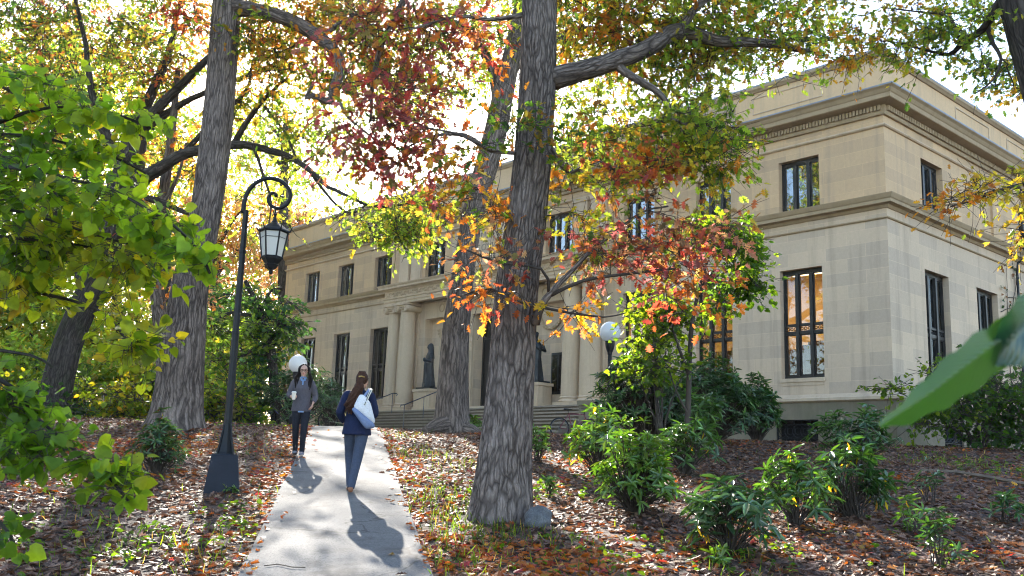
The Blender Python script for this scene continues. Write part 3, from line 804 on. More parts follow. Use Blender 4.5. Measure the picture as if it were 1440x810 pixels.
# steps down to the plaza, each a stone of its own
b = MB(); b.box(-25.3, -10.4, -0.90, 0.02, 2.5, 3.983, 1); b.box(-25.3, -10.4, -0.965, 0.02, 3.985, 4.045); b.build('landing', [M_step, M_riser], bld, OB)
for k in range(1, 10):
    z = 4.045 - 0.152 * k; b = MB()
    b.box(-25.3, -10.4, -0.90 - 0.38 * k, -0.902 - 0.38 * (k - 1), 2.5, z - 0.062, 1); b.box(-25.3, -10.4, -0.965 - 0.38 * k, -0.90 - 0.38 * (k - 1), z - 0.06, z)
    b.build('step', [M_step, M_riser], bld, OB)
for u in (25.75, 9.95):
    b = MB(); b.box(-u - 0.45, -u + 0.45, -2.2, 0.1, 2.4, 3.9); b.box(-u - 0.5, -u + 0.5, -2.25, 0.1, 3.903, 4.06); b.build('cheek_block', M_plinth, bld, OB)
# rain pipe with a creeper on the far side wall
b = MB(); b.tube([(0.10, 9.6, 3.9), (0.10, 9.6, 6.5), (0.10, 9.6, 9.2), (0.13, 9.65, 9.6), (0.36, 9.72, 9.75), (0.40, 9.75, 10.1), (0.12, 9.7, 10.4)], 0.045, 8); b.build('rain_pipe', M_iron, bld, OB)
b = MB()
for a0, z0, a1, z1 in ((8.6, 4.0, 8.75, 9.3), (8.7, 6.5, 9.5, 7.3), (8.0, 7.6, 9.2, 7.9), (8.75, 8.2, 9.5, 8.3), (9.0, 7.2, 9.6, 9.0)):
    pts = [(0.03 + 0.02 * random.random(), a0 + (a1 - a0) * t + 0.08 * math.sin(5 * t + a0), z0 + (z1 - z0) * t) for t in np.linspace(0, 1, 9)]
    b.tube(pts, np.linspace(0.02, 0.008, 9), 5)
b.build('creeper_stem', M_twig, bld, OB)
nl_ = 260
ca = rng.uniform(8.0, 10.0, nl_); cz = rng.uniform(4.0, 9.6, nl_); keep = vnoise(ca * 1.5, cz * 1.2, 4) > 0.5; ca, cz = ca[keep], cz[keep]; k_ = len(ca)
leaves('creeper_leaf', np.stack([0.06 + 0.05 * rng.random(k_), ca, cz - Z0], 1), rng.normal(size=(k_, 3)) * [0.3, 1, 0.6] + [0, 0, -0.6], rng.normal(size=(k_, 3)) * 0.4 + [1, 0, 0.3], rng.uniform(0.08, 0.15, k_), pick([(DEEP, 3), (BROWN, 1)], k_), T_maple, M_leaf, bld)['kind'] = 'stuff'


# ---- bronze statues on stone pedestals
def statue(u, label, turn, hood):
    o = thing('bronze_statue', label, 'statue', BL(u, 0.50, 4.05), -(PI / 2 - YAW), 'bronze figures flanking the door')
    b = MB(); b.box(-0.62, 0.62, -0.42, 0.42, 0.0, 0.12); b.box(-0.56, 0.56, -0.38, 0.38, 0.122, 0.80); b.box(-0.62, 0.62, -0.43, 0.43, 0.803, 0.92); b.build('pedestal', M_trim, o)
    b = MB(); b.box(-0.5, 0.5, -0.34, 0.34, 0.922, 1.0); b.build('plinth_slab', M_statue, o)
    f = MB(); z = 1.0
    f.stack([(0, 0, z, 0.32, 0.27), (0, 0, z + 0.05, 0.31, 0.26), (0.01, 0, z + 0.5, 0.25, 0.21), (0, 0.0, z + 0.95, 0.22, 0.18), (0, 0, z + 1.2, 0.23, 0.17), (0, 0, z + 1.42, 0.25, 0.16), (0, 0, z + 1.56, 0.16, 0.11), (0, 0, z + 1.62, 0.07, 0.07), (0, 0, z + 1.72, 0.06, 0.06)], 24)
    for i in range(14):                                         # folds of the robe
        t = 2 * PI * i / 14 + 0.2 * math.sin(3 * i)
        f.tube([(0.31 * math.cos(t), 0.26 * math.sin(t), z + 0.02), (0.25 * math.cos(t), 0.21 * math.sin(t), z + 0.5), (0.20 * math.cos(t + 0.15), 0.16 * math.sin(t + 0.15), z + 1.0)], [0.045, 0.035, 0.015], 6)
    f.ell((0.0, -0.03, z + 1.82), (0.095, 0.115, 0.135)); f.ell((0, -0.13, z + 1.80), (0.02, 0.03, 0.035))
    if hood:
        f.stack([(0, 0.05, z + 1.3, 0.26, 0.15), (0, 0.05, z + 1.6, 0.17, 0.13), (0, 0.04, z + 1.82, 0.135, 0.125), (0, 0.03, z + 1.95, 0.10, 0.10), (0, 0.03, z + 2.0, 0.04, 0.04)], 18)
        for s in (-1, 1): f.tube([(s * 0.24, 0, z + 1.45), (s * 0.3, -0.06, z + 1.15), (s * 0.06, -0.24, z + 1.22)], [0.085, 0.08, 0.05], 10)
        f.ell((0.0, -0.27, z + 1.25), (0.10, 0.06, 0.09)); f.stack([(0.05, -0.24, z + 0.2, 0.09, 0.05), (0.05, -0.22, z + 1.0, 0.12, 0.07), (0.02, -0.2, z + 1.2, 0.06, 0.05)], 10)
    else:
        f.tube([(0.24, 0, z + 1.47), (0.36, 0.02, z + 1.2), (0.20, -0.2, z + 1.28), (0.02, -0.24, z + 1.36)], [0.08, 0.075, 0.055, 0.04], 10)
        f.tube([(-0.24, 0, z + 1.47), (-0.30, 0.0, z + 1.15), (-0.22, -0.18, z + 0.98)], [0.08, 0.07, 0.045], 10); f.ell((-0.2, -0.22, z + 0.95), (0.05, 0.05, 0.06))
        f.tube([(-0.26, -0.16, z + 0.0), (-0.2, -0.24, z + 1.3)], 0.025, 6); f.ell((0, 0.03, z + 1.88), (0.10, 0.11, 0.11))
    fg = remeshed(f, 'figure', M_statue, o, 0.016, 3); fg.rotation_euler = (0, 0, turn)
    return o


statue(21.28, 'dark bronze hooded robed figure on a pale pedestal beside the columns and handrails', R(-15), True)
statue(LB - 21.28, 'dark bronze bareheaded figure on a pedestal, half hidden by the thick oak trunk', R(35), False)


# ---- handrails on the steps
def handrail(u, o_top, o_bot, label):
    t = thing('handrail', label, 'handrail', BL(u, o_top, 2.69), -(PI / 2 - YAW), 'handrails on the entrance steps')
    def zs(o): return 4.045 - 0.152 / 0.38 * max(0.0, o - 0.95) - 2.69
    os_ = np.linspace(o_top, o_bot, 5); b = MB()
    pts = [(0, -(o - o_top), zs(o) + 0.86) for o in os_]
    top = [(0, 0.22, pts[0][2] - 0.10), (0, 0.26, pts[0][2] - 0.03), (0, 0.2, pts[0][2] + 0.01)]
    bot = [(0, pts[-1][1] - 0.16, pts[-1][2] - 0.02), (0, pts[-1][1] - 0.20, pts[-1][2] - 0.08)]
    b.tube(top + pts + bot, 0.024, 8); b.build('rail', M_ironblue, t)
    for o in os_[[0, 2, 4]]:
        b = MB(); kz = 4.045 - 0.152 * max(0, math.ceil((o - 0.95) / 0.38)) - 2.69
        b.tube([(0, -(o - o_top), kz), (0, -(o - o_top), zs(o) + 0.85)], 0.018, 8); b.lathe([(0.045, kz), (0.045, kz + 0.02)], (0, -(o - o_top), 0), 10); b.build('post', M_ironblue, t)


handrail(23.0, 1.2, 4.5, 'dark iron handrail on the steps in front of the paired columns')
handrail(19.6, 1.0, 3.0, 'dark iron handrail on the steps just left of the slanting second oak trunk')

# ================================================================== STREET FURNITURE
def gz(x, y): return float(ground_z(np.array([x]), np.array([y]))[0])


lx, ly = -3.96, 13.9; lz = gz(lx, ly) + 0.0
lamp = thing('street_lamp', 'tall black lamp post on a tapered block, its scroll top holding a hanging lantern', 'street lamp', (lx, ly, lz))
LZ = 1.24 - lz
M_base = plain('blue_black_painted_steel', (0.010, 0.013, 0.022), 0.55, 0, 0.2, 0.2, 5, 0.2)
b = MB(); ca, sa = math.cos(R(14)), math.sin(R(14))
def sq(h, z): return [(ca * x * h - sa * y * h, sa * x * h + ca * y * h, z) for x, y in ((-1, -1), (1, -1), (1, 1), (-1, 1))]
b.rings([sq(0.245, LZ - 0.15), sq(0.235, LZ + 0.0), sq(0.178, LZ + 0.475), sq(0.178, LZ + 0.49), sq(0.165, LZ + 0.50)])
b.build('base_block', M_base, lamp)
b = MB()
th8 = np.arange(8) * PI / 4 + PI / 8
b.rings([[(r * math.cos(t), r * math.sin(t), LZ + z) for t in th8] for r, z in ((0.15, 0.50), (0.145, 0.515), (0.13, 0.53), (0.095, 0.66), (0.072, 0.80), (0.06, 0.92), (0.056, 1.1), (0.052, 2.2), (0.056, 2.21), (0.056, 2.25), (0.048, 2.26), (0.045, 3.4), (0.049, 3.41), (0.049, 3.45), (0.042, 3.46), (0.040, 4.05))])
for k in range(4):
    t = PI / 4 + k * PI / 2 + R(14); d = np.array([math.cos(t), math.sin(t), 0]); e = np.array([-math.sin(t), math.cos(t), 0]) * 0.012
    q = [d * 0.15 + (0, 0, LZ + 0.51), d * 0.05 + (0, 0, LZ + 0.51), d * 0.05 + (0, 0, LZ + 0.95), d * 0.07 + (0, 0, LZ + 0.9)]
    b.rings([[p + e for p in q], [p - e for p in q]])
b.build('pole', M_iron, lamp)
A = [(-4.00, 5.25), (-4.0, 5.40), (-3.97, 5.56), (-3.88, 5.70), (-3.73, 5.79), (-3.57, 5.80), (-3.43, 5.73), (-3.335, 5.62), (-3.315, 5.50), (-3.36, 5.40), (-3.44, 5.34), (-3.53, 5.335), (-3.61, 5.38), (-3.655, 5.45), (-3.645, 5.53), (-3.59, 5.575), (-3.54, 5.56), (-3.53, 5.53)]
A = np.array(A); tt = np.linspace(0, len(A) - 1, 70); AX = np.interp(tt, np.arange(len(A)), A[:, 0]); AZ = np.interp(tt, np.arange(len(A)), A[:, 1])
for _ in range(4): AX[1:-1] = (AX[:-2] + 2 * AX[1:-1] + AX[2:]) / 4; AZ[1:-1] = (AZ[:-2] + 2 * AZ[1:-1] + AZ[2:]) / 4
b = MB(); b.tube(np.stack([AX - lx, np.zeros(70), AZ - lz], 1), np.linspace(0.036, 0.020, 70), 10); b.ell((-3.535 - lx, 0, 5.535 - lz), 0.03)
b.build('scroll_arm', M_iron, lamp, smooth=True)
px_, pz = -3.525 - lx, 5.325 - lz
lan = MB(); hx = np.arange(6) * PI / 3 + R(8)
def hexr(r, z): return [(px_ + r * math.cos(t), r * math.sin(t), pz + z) for t in hx]
lan.lathe([(0.012, 0.0), (0.014, -0.05), (0.028, -0.08), (0.016, -0.11), (0.035, -0.18), (0.05, -0.20), (0.05, -0.215)], (px_, 0, pz), 12)
for j in range(6):
    for (r0, z0, r1, z1, w) in ((0.205, -0.345, 0.145, -0.735, 0.013),):
        lan.tube([hexr(r0, z0)[j], hexr(r1, z1)[j]], w, 6)
    lan.tube([hexr(0.225, -0.345)[j], hexr(0.25, -0.30)[j], hexr(0.262, -0.25)[j]], [0.012, 0.009, 0.004], 5)     # eave horns
    lan.tube([hexr(0.15, -0.735)[j], hexr(0.165, -0.765)[j], hexr(0.162, -0.79)[j]], [0.011, 0.008, 0.004], 5)
for r, z, w in ((0.206, -0.35, 0.016), (0.146, -0.73, 0.016), (0.19, -0.445, 0.004)): lan.tube(hexr(r, z) + hexr(r, z)[:2], w, 6)
lan.rings([hexr(0.150, -0.735), hexr(0.145, -0.76), hexr(0.10, -0.815), hexr(0.095, -0.83), hexr(0.105, -0.84), hexr(0.075, -0.89), hexr(0.04, -0.92)])
lan.lathe([(0.02, -0.915), (0.032, -0.945), (0.026, -0.97), (0.008, -0.985)], (px_, 0, pz), 10)
lo = lan.build('lantern', M_iron, lamp)
b = MB(); b.rings([hexr(0.235, -0.345), hexr(0.232, -0.325), hexr(0.15, -0.265), hexr(0.09, -0.225), hexr(0.05, -0.205)]); b.build('lantern_roof', M_iron, lo)
b = MB(); b.rings([hexr(0.196, -0.352), hexr(0.139, -0.728)], False); b.build('lantern_pane', M_frost, lo)


def globe_lamp(px, py, Y, r, label):
    p = P(px, py, Y); g0 = gz(p[0], p[1])
    t = thing('globe_lamp', label, 'globe lamp', (p[0], p[1], g0), 0, 'white globe lamps')
    h = p[2] - g0
    b = MB(); b.lathe([(0.14, -0.05), (0.14, 0.25), (0.10, 0.30), (0.07, 0.34), (0.055, 0.5), (0.05, h - r - 0.32), (0.06, h - r - 0.30), (0.06, h - r - 0.26), (0.085, h - r - 0.2), (0.11, h - r - 0.12), (0.125, h - r - 0.02), (0.13, h - r + 0.05)], seg=16); b.build('pole', M_iron, t, smooth=False)
    b = MB(); b.ell((0, 0, h), r, 32, 20); b.build('globe', M_opal, t, smooth=True)


globe_lamp(858, 467, 24.4, 0.268, 'white globe lamp on a black post by the tall evergreen shrubs near the building')
globe_lamp(419, 512, 27.0, 0.255, 'white globe lamp seen just above the head of the woman with the paper cup')

# grey boulder at the foot of the oak
s_ = thing('boulder', 'rounded grey boulder leaning against the foot of the big oak trunk', 'boulder', (0.40, 11.72, gz(0.4, 11.72)))
th = np.linspace(0, 2 * PI, 40, endpoint=False); rs = []
for ph in np.linspace(-1.35, 1.4, 24):
    d = np.stack([np.cos(ph) * np.cos(th), np.cos(ph) * np.sin(th), np.full(40, math.sin(ph))], 1)
    k = 1 + 0.55 * (fbm(d[:, 0] * 1.6 + 5, d[:, 2] * 1.6 + d[:, 1] * 1.2, 21) - 0.5) + 0.07 * (fbm(d[:, 0] * 6, d[:, 2] * 6 + d[:, 1] * 3, 22) - 0.5)
    rs.append(d * k[:, None] * np.array([0.165, 0.14, 0.155]) + (0, 0, 0.09) + np.outer(d[:, 2], [0.02, 0, 0]))
b = MB(); b.rings(rs)
m, nt, n, l = new_mat('speckled_granite'); oc = objco(nt)
c = mixc(nt, 0.6, ramp(nt, noise(nt, oc, 5, 5), [(0.3, (0.055, 0.058, 0.064)), (0.7, (0.15, 0.152, 0.155))]), ramp(nt, noise(nt, oc, 60, 3), [(0.35, (0.5,) * 3), (0.65, (1.4,) * 3)]), 'MULTIPLY')
out(nt, principled(nt, c, 0.75, bump(nt, noise(nt, oc, 18, 6), 0.6, 0.03)))
b.build('stone', m, s_, smooth=True)

# timber edging across the right hand bank
ep = [P(1296, 667, 18.9), P(1345, 674, 18.4), P(1395, 681, 17.8), P(1460, 690, 16.9), P(1540, 702, 15.6)]
t = thing('garden_edging', 'thin weathered wooden edging strip lying across the leafy bank at the far right', 'edging', (ep[0][0], ep[0][1], gz(ep[0][0], ep[0][1])))
b = MB(); pts = [(p[0], p[1], gz(p[0], p[1]) + 0.035) for p in ep]
b.tube(pts, 0.05, 6, flat=0.8); b.build('timber', plain('weathered_timber', (0.13, 0.10, 0.075), 0.85, 0, 0.2, 0.3, 6, 0.3), t, (ep[0][0], ep[0][1], gz(ep[0][0], ep[0][1])))


def bicycle(pos, rz, frame_mat, label):
    t = thing('bicycle', label, 'bicycle', pos, rz, 'parked bicycles')
    M_rub = bpy.data.materials.get('tyre_rubber') or plain('tyre_rubber', (0.012, 0.012, 0.012), 0.8)
    M_met = bpy.data.materials.get('bike_metal') or plain('bike_metal', (0.12, 0.12, 0.13), 0.4, 0.8)
    for x in (-0.52, 0.52):
        b = MB(); b.torus((x, 0, 0.335), 0.315, 0.022, (1, 0, 0), (0, 0, 1), 36, 8); w = b.build('wheel', M_rub, t, smooth=True)
        b = MB(); b.torus((x, 0, 0.335), 0.29, 0.012, (1, 0, 0), (0, 0, 1), 36, 6)
        for k in range(18):
            a = 2 * PI * k / 18; b.tube([(x, 0.03 * (-1) ** k, 0.335), (x + 0.29 * math.cos(a), 0, 0.335 + 0.29 * math.sin(a))], 0.0025, 4)
        b.tube([(x, -0.05, 0.335), (x, 0.05, 0.335)], 0.025, 10); b.build('rim', M_met, w, smooth=True)
    b = MB(); R_, B_, S_, H_, F_ = (-0.52, 0, 0.335), (-0.08, 0, 0.29), (-0.22, 0, 0.80), (0.33, 0, 0.80), (0.36, 0, 0.66)
    for p, q, r in ((B_, S_, 0.017), (S_, H_, 0.017), (B_, F_, 0.02), (H_, F_, 0.02)): b.tube([p, q], r, 8)
    for s in (-0.06, 0.06): b.tube([(R_[0], s, R_[2]), B_], 0.010, 6); b.tube([(R_[0], s, R_[2]), S_], 0.009, 6)
    b.build('frame', frame_mat, t, smooth=True)
    b = MB()
    for s in (-0.055, 0.055): b.tube([(0.36, s * 0.6, 0.68), (0.40, s, 0.6), (0.52, s, 0.335)], 0.012, 6)
    b.build('fork', frame_mat, t, smooth=True)
    b = MB(); b.tube([(-0.22, 0, 0.79), (-0.245, 0, 0.93)], 0.013, 6); b.stack([(-0.33, 0, 0.93, 0.01, 0.05), (-0.33, 0, 0.94, 0.02, 0.075)], 10)
    b.tube([(-0.38, 0, 0.95), (-0.28, 0, 0.955), (-0.10, 0, 0.95)], [0.075, 0.06, 0.02], 10, flat=0.35, side=(0, 1, 0)); b.build('saddle', M_rub, t, smooth=True)
    b = MB(); b.tube([(0.33, 0, 0.79), (0.32, 0, 0.95), (0.38, 0, 0.99)], 0.014, 6)
    b.tube([(0.24, -0.30, 1.0), (0.36, -0.22, 1.0), (0.39, 0, 0.99), (0.36, 0.22, 1.0), (0.24, 0.30, 1.0)], 0.013, 8); b.build('handlebar', M_rub, t, smooth=True)
    b = MB(); b.tube([(-0.08, 0.05, 0.29), (-0.02, 0.08, 0.13)], 0.01, 6); b.tube([(-0.08, -0.05, 0.29), (-0.14, -0.08, 0.45)], 0.01, 6)
    b.torus((-0.08, 0.05, 0.29), 0.09, 0.006, (1, 0, 0), (0, 0, 1), 20, 5); b.obox((-0.02, 0.12, 0.13), (0.045, 0, 0), (0, 0.04, 0), (0, 0, 0.01)); b.obox((-0.14, -0.12, 0.45), (0.045, 0, 0), (0, 0.04, 0), (0, 0, 0.01)); b.build('crank', M_met, t)
    return t


p = P(808, 612, 32.0); bk = bicycle((p[0], p[1], gz(p[0], p[1]) + 0.02), R(14), plain('dark_red_paint', (0.14, 0.012, 0.03), 0.35, 0, 0.5), 'dark red bicycle parked at the right end of the entrance steps')
p = P(394, 606, 31.5); bk = bicycle((p[0], p[1], gz(p[0], p[1]) + 0.02), R(160), plain('violet_blue_paint', (0.05, 0.04, 0.22), 0.35, 0, 0.5), 'violet blue bicycle by the evergreen shrub, behind the woman with the cup')
p = P(482, 606, 33.0); bk = bicycle((p[0], p[1], gz(p[0], p[1]) + 0.02), R(12), plain('pale_green_paint', (0.30, 0.40, 0.22), 0.35, 0, 0.5), 'pale grey green bicycle with a bright wheel, between the two women')

# ================================================================== PEOPLE
SKIN = plain('skin', (0.46, 0.26, 0.18), 0.5, 0, 0.4, 0.05); SKIN2 = plain('skin_paler', (0.50, 0.29, 0.21), 0.5, 0, 0.4, 0.05)
M_hairD = plain('dark_brown_hair', (0.010, 0.006, 0.005), 0.6, 0, 0.12, 0.4, 40); M_hairB = plain('brown_hair', (0.050, 0.022, 0.013), 0.6, 0, 0.15, 0.4, 40)
M_eye = plain('dark_eye', (0.015, 0.01, 0.008), 0.2); M_lip = plain('lips', (0.40, 0.10, 0.08), 0.5)


def cloth(name, c, rough=0.85, sc=5.0, fold=0.6):
    m, nt, n, l = new_mat(name); oc = objco(nt)
    f = noise(nt, mapping(nt, oc, (1, 1, 0.5)), sc, 4, 0.55, 0.8)
    cc = ramp(nt, noise(nt, oc, 45, 3), [(0.3, tuple(v * 0.85 for v in c)), (0.7, tuple(v * 1.12 for v in c))])
    out(nt, principled(nt, cc, rough, bump(nt, f, fold, 0.05), 0, 0.2)); return m


def limb(mb, pts, rad, seg=14, flat=1.0, side=None):
    pts = np.asarray(pts, float); rad = np.asarray(rad, float); n = len(pts)
    t = np.linspace(0, n - 1, (n - 1) * 6 + 1); q = np.stack([np.interp(t, np.arange(n), pts[:, k]) for k in range(3)], 1); r = np.interp(t, np.arange(n), rad)
    for _ in range(2):
        q[1:-1] = (q[:-2] + 2 * q[1:-1] + q[2:]) / 4; r[1:-1] = (r[:-2] + 2 * r[1:-1] + r[2:]) / 4
    mb.tube(q, r, seg, flat=flat, side=side)


def hand(mb, w, d, nrm, curl, sgn):
    w, d, nrm = (np.asarray(q, float) for q in (w, d, nrm)); d = unit(d); nrm = unit(nrm - d * (nrm @ d)); s = np.cross(d, nrm) * sgn
    limb(mb, [w - d * 0.02, w + d * 0.03, w + d * 0.08], [0.024, 0.036, 0.036], 12, 0.5, s)
    for i, ln in zip((-1.5, -0.5, 0.5, 1.5), (0.058, 0.074, 0.078, 0.070)):
        p = w + d * 0.078 + s * 0.0185 * i; pts = [w + d * 0.04 + s * 0.012 * i, p]; a = 0.0
        for f in (0.42, 0.32, 0.26):
            a += curl; p = p + (d * math.cos(a) + nrm * math.sin(a)) * ln * f; pts.append(p)
        mb.tube(pts, [0.010, 0.0105, 0.0095, 0.009, 0.007], 8)
    p = w + d * 0.022 + s * 0.028; e = unit(d * 0.65 + s * 0.65 + nrm * 0.5)
    mb.tube([w + d * 0.005 + s * 0.012, p, p + e * 0.032, p + unit(e + nrm * 0.5 * min(curl, 1)) * 0.062], [0.013, 0.014, 0.011, 0.008], 8)


def head(mb, c, turn=0.0, tilt=0.0):
    """egg of a head with jaw, nose, brow, ears; c is its centre, faces -y"""
    Rm = np.array(Matrix.Rotation(turn, 3, 'Z') @ Matrix.Rotation(tilt, 3, 'X')); c = np.asarray(c, float)
    def W(p): return c + Rm @ np.asarray(p, float)
    mb.ell(W((0, 0.012, 0.022)), (0.073, 0.090, 0.088), 18, 12, Rm); mb.ell(W((0, -0.018, -0.042)), (0.055, 0.066, 0.072), 16, 10, Rm)
    mb.ell(W((0, -0.055, -0.088)), (0.028, 0.026, 0.024), 10, 7, Rm)
    mb.tube([W((0, -0.080, 0.012)), W((0, -0.098, -0.012)), W((0, -0.108, -0.026)), W((0, -0.088, -0.036))], [0.008, 0.011, 0.014, 0.010], 8)
    for s in (-1, 1): mb.ell(W((s * 0.074, 0.008, -0.008)), (0.010, 0.022, 0.032), 8, 6, Rm); mb.ell(W((s * 0.030, -0.070, -0.022)), (0.022, 0.016, 0.018), 8, 6, Rm)
    mb.ell(W((0, -0.077, 0.030)), (0.045, 0.016, 0.012), 8, 6, Rm); mb.ell(W((0, -0.079, -0.056)), (0.020, 0.014, 0.012), 8, 6, Rm)
    return W


def face(W, par):
    for s in (-1, 1):
        b = MB(); b.ell(W((s * 0.030, -0.079, 0.006)), (0.011, 0.008, 0.006), 10, 7); b.build('eye', M_eye, par, smooth=True)
        b = MB(); b.tube([W((s * 0.046, -0.076, 0.024)), W((s * 0.030, -0.090, 0.028)), W((s * 0.014, -0.090, 0.024))], [0.003, 0.004, 0.003], 6); b.build('eyebrow', M_hairD, par)
    b = MB(); b.tube([W((-0.020, -0.087, -0.057)), W((0, -0.096, -0.055)), W((0.020, -0.087, -0.057))], [0.003, 0.008, 0.003], 8); b.build('mouth', M_lip, par, smooth=True)


def shoe(mb, ank, yaw, pitch, L=0.245):
    c, s = math.cos(yaw), math.sin(yaw); cp, sp = math.cos(pitch), math.sin(pitch); ank = np.asarray(ank, float)
    rs = []
    for y, w, h0, h1 in ((0.065, 0.020, 0.005, 0.05), (0.055, 0.032, 0.0, 0.075), (0.0, 0.036, 0.0, 0.085), (-0.06, 0.038, 0.0, 0.07), (-0.12, 0.046, 0.0, 0.05), (-0.16, 0.040, 0.0, 0.04), (-0.182, 0.02, 0.005, 0.028)):
        y *= L / 0.245; ring = []
        for t in np.arange(14) * 2 * PI / 14:
            x = w * math.copysign(abs(math.cos(t)) ** 0.7, math.cos(t)); z = (h0 + h1) / 2 + (h1 - h0) / 2 * math.copysign(abs(math.sin(t)) ** 0.7, math.sin(t)) - 0.085
            y2, z2 = y * cp - z * sp, y * sp + z * cp
            ring.append(ank + (c * x - s * y2, s * x + c * y2, z2))
        rs.append(ring)
    mb.rings(rs)


# ---- the woman walking towards us with a paper cup
wx, wy = -3.80, 18.0; wz = float(slope(wy)) + 0.022
wl = thing('person', 'woman walking towards us in a grey pullover and glasses, holding a paper cup', 'person', (wx, wy, wz), R(9))
rA = dict(hipL=(0.085, 0, 0.87), kneeL=(0.075, -0.10, 0.475), ankL=(0.065, -0.05, 0.09), hipR=(-0.085, 0, 0.87), kneeR=(-0.075, -0.02, 0.475), ankR=(-0.065, 0.13, 0.10))
b = MB()
b.stack([(0, 0, 0.82, 0.15, 0.105), (0, 0, 0.9, 0.155, 0.11), (0, 0, 1.0, 0.125, 0.09), (0, 0, 1.1, 0.12, 0.088), (0, -0.01, 1.22, 0.14, 0.10), (0, 0, 1.33, 0.155, 0.085), (0, 0.005, 1.385, 0.10, 0.065), (0, 0.01, 1.41, 0.05, 0.05), (0, 0.0, 1.5, 0.045, 0.05)])
for s, a in ((1, 'L'), (-1, 'R')): limb(b, [rA['hip' + a], rA['knee' + a], np.array(rA['ank' + a]) - (0, 0, 0.02)], [0.082, 0.052, 0.034])
for a in 'LR': b.ell(np.array(rA['ank' + a]) + (0, -0.05, -0.05), (0.035, 0.10, 0.03))
armR = [(-0.155, 0.0, 1.335), (-0.245, 0.03, 1.10), (-0.185, -0.16, 1.06)]; armL = [(0.155, 0.0, 1.335), (0.245, 0.05, 1.09), (0.205, -0.08, 0.96)]
for a in (armR, armL): limb(b, [(a[0][0] * 0.75, 0, a[0][2]), a[0], a[1], a[2]], [0.05, 0.048, 0.036, 0.024])
hand(b, (-0.183, -0.165, 1.06), (0.30, -0.65, -0.05), (0.9, 0.3, 0.0), 0.65, 1)
hand(b, (0.203, -0.085, 0.955), (-0.15, -0.35, -0.85), (-1, 0, 0.1), 0.45, 1)
W = head(b, (0, -0.015, 1.555), 0.0, 0.10)
body = remeshed(b, 'body', SKIN2, wl, 0.006, 4)
face(W, body)
M_pull = cloth('grey_knit_pullover', (0.085, 0.078, 0.092)); M_den = cloth('black_denim', (0.016, 0.017, 0.024)); M_shirt = cloth('blue_chambray_shirt', (0.16, 0.25, 0.42), 0.8)
b = MB()
b.stack([(0, 0, 0.80, 0.178, 0.130), (0, 0, 0.82, 0.182, 0.134), (0, 0, 0.9, 0.176, 0.13), (0, 0, 1.02, 0.155, 0.115), (0, 0, 1.12, 0.155, 0.115), (0, -0.012, 1.22, 0.163, 0.12), (0, 0, 1.32, 0.168, 0.10), (0, 0.005, 1.375, 0.12, 0.08), (0, 0.01, 1.41, 0.062, 0.062)], 26)
for a in (armR, armL): limb(b, [(a[0][0] * 0.7, 0, a[0][2] + 0.005), a[0], a[1], np.array(a[1]) * 0.12 + np.array(a[2]) * 0.88], [0.065, 0.066, 0.056, 0.042])
remeshed(b, 'pullover', M_pull, wl, 0.008, 4)
b = MB(); b.torus((0, 0.0, 1.418), 0.055, 0.016, (1, 0, 0), (0, 1, -0.25), 20, 8)
for s in (-1, 1): b.obox((s * 0.028, -0.080, 1.385), (0.024, 0.0, s * 0.012), (0, 0.006, 0.002), (s * 0.008, -0.006, 0.028))
b.obox((0, -0.112, 1.335), (0.012, 0, 0), (0, 0.004, 0), (0, 0.01, 0.05)); b.obox((0.0, -0.128, 0.795), (0.05, 0, 0), (0, 0.004, 0), (0, 0, 0.014))
b.build('shirt', M_shirt, wl)
b = MB(); b.stack([(0, 0, 0.80, 0.152, 0.108), (0, 0, 0.86, 0.160, 0.115), (0, 0, 0.95, 0.15, 0.105)])
for a in 'LR': limb(b, [rA['hip' + a], rA['knee' + a], np.array(rA['ank' + a]) + (0, 0, -0.03)], [0.092, 0.062, 0.046])
remeshed(b, 'trousers', M_den, wl, 0.008, 4)
M_shoe = cloth('grey_canvas_shoe', (0.17, 0.16, 0.18), 0.8)
for a, pt in (('L', 0.0), ('R', -0.12)): b = MB(); shoe(b, rA['ank' + a], 0.0, pt); b.build('shoe', M_shoe, wl, smooth=True)
b = MB(); b.ell((0, 0.016, 1.585), (0.086, 0.094, 0.096), 20, 12)
r_ = random.Random(3)
for i in range(64):
    s = -1 if i % 2 else 1; k = r_.random()
    x0 = s * (0.015 + 0.065 * k); y0 = -0.07 + 0.13 * k if i < 40 else 0.06
    x1 = s * (0.088 + 0.012 * r_.random()); x2 = s * (0.105 + 0.055 * r_.random()); ze = 1.20 + 0.12 * r_.random()
    yy = -0.03 + 0.11 * r_.random()
    limb(b, [(x0 * 0.5, y0 * 0.7, 1.672), (x1 * 0.9, yy * 0.6, 1.62), (x1, yy, 1.52), (x2, yy - 0.02, 1.40), (x2 * 0.95 - s * 0.02 * r_.random(), yy - 0.06, ze + 0.05), (x2 * 0.85, yy - 0.07, ze)], [0.010, 0.017, 0.020, 0.022, 0.014, 0.004], 7)
b.build('hair', M_hairD, wl, smooth=True)
b = MB()
for s in (-1, 1): b.torus(W((s * 0.031, -0.098, 0.003)), 0.022, 0.0018, (1, 0, 0), (0, 0.1, 1), 20, 5); b.tube([W((s * 0.055, -0.094, 0.006)), W((s * 0.076, 0.0, 0.01))], 0.002, 5)
b.tube([W((-0.008, -0.100, 0.006)), W((0.008, -0.100, 0.006))], 0.0025, 5); b.build('glasses', M_eye, wl)
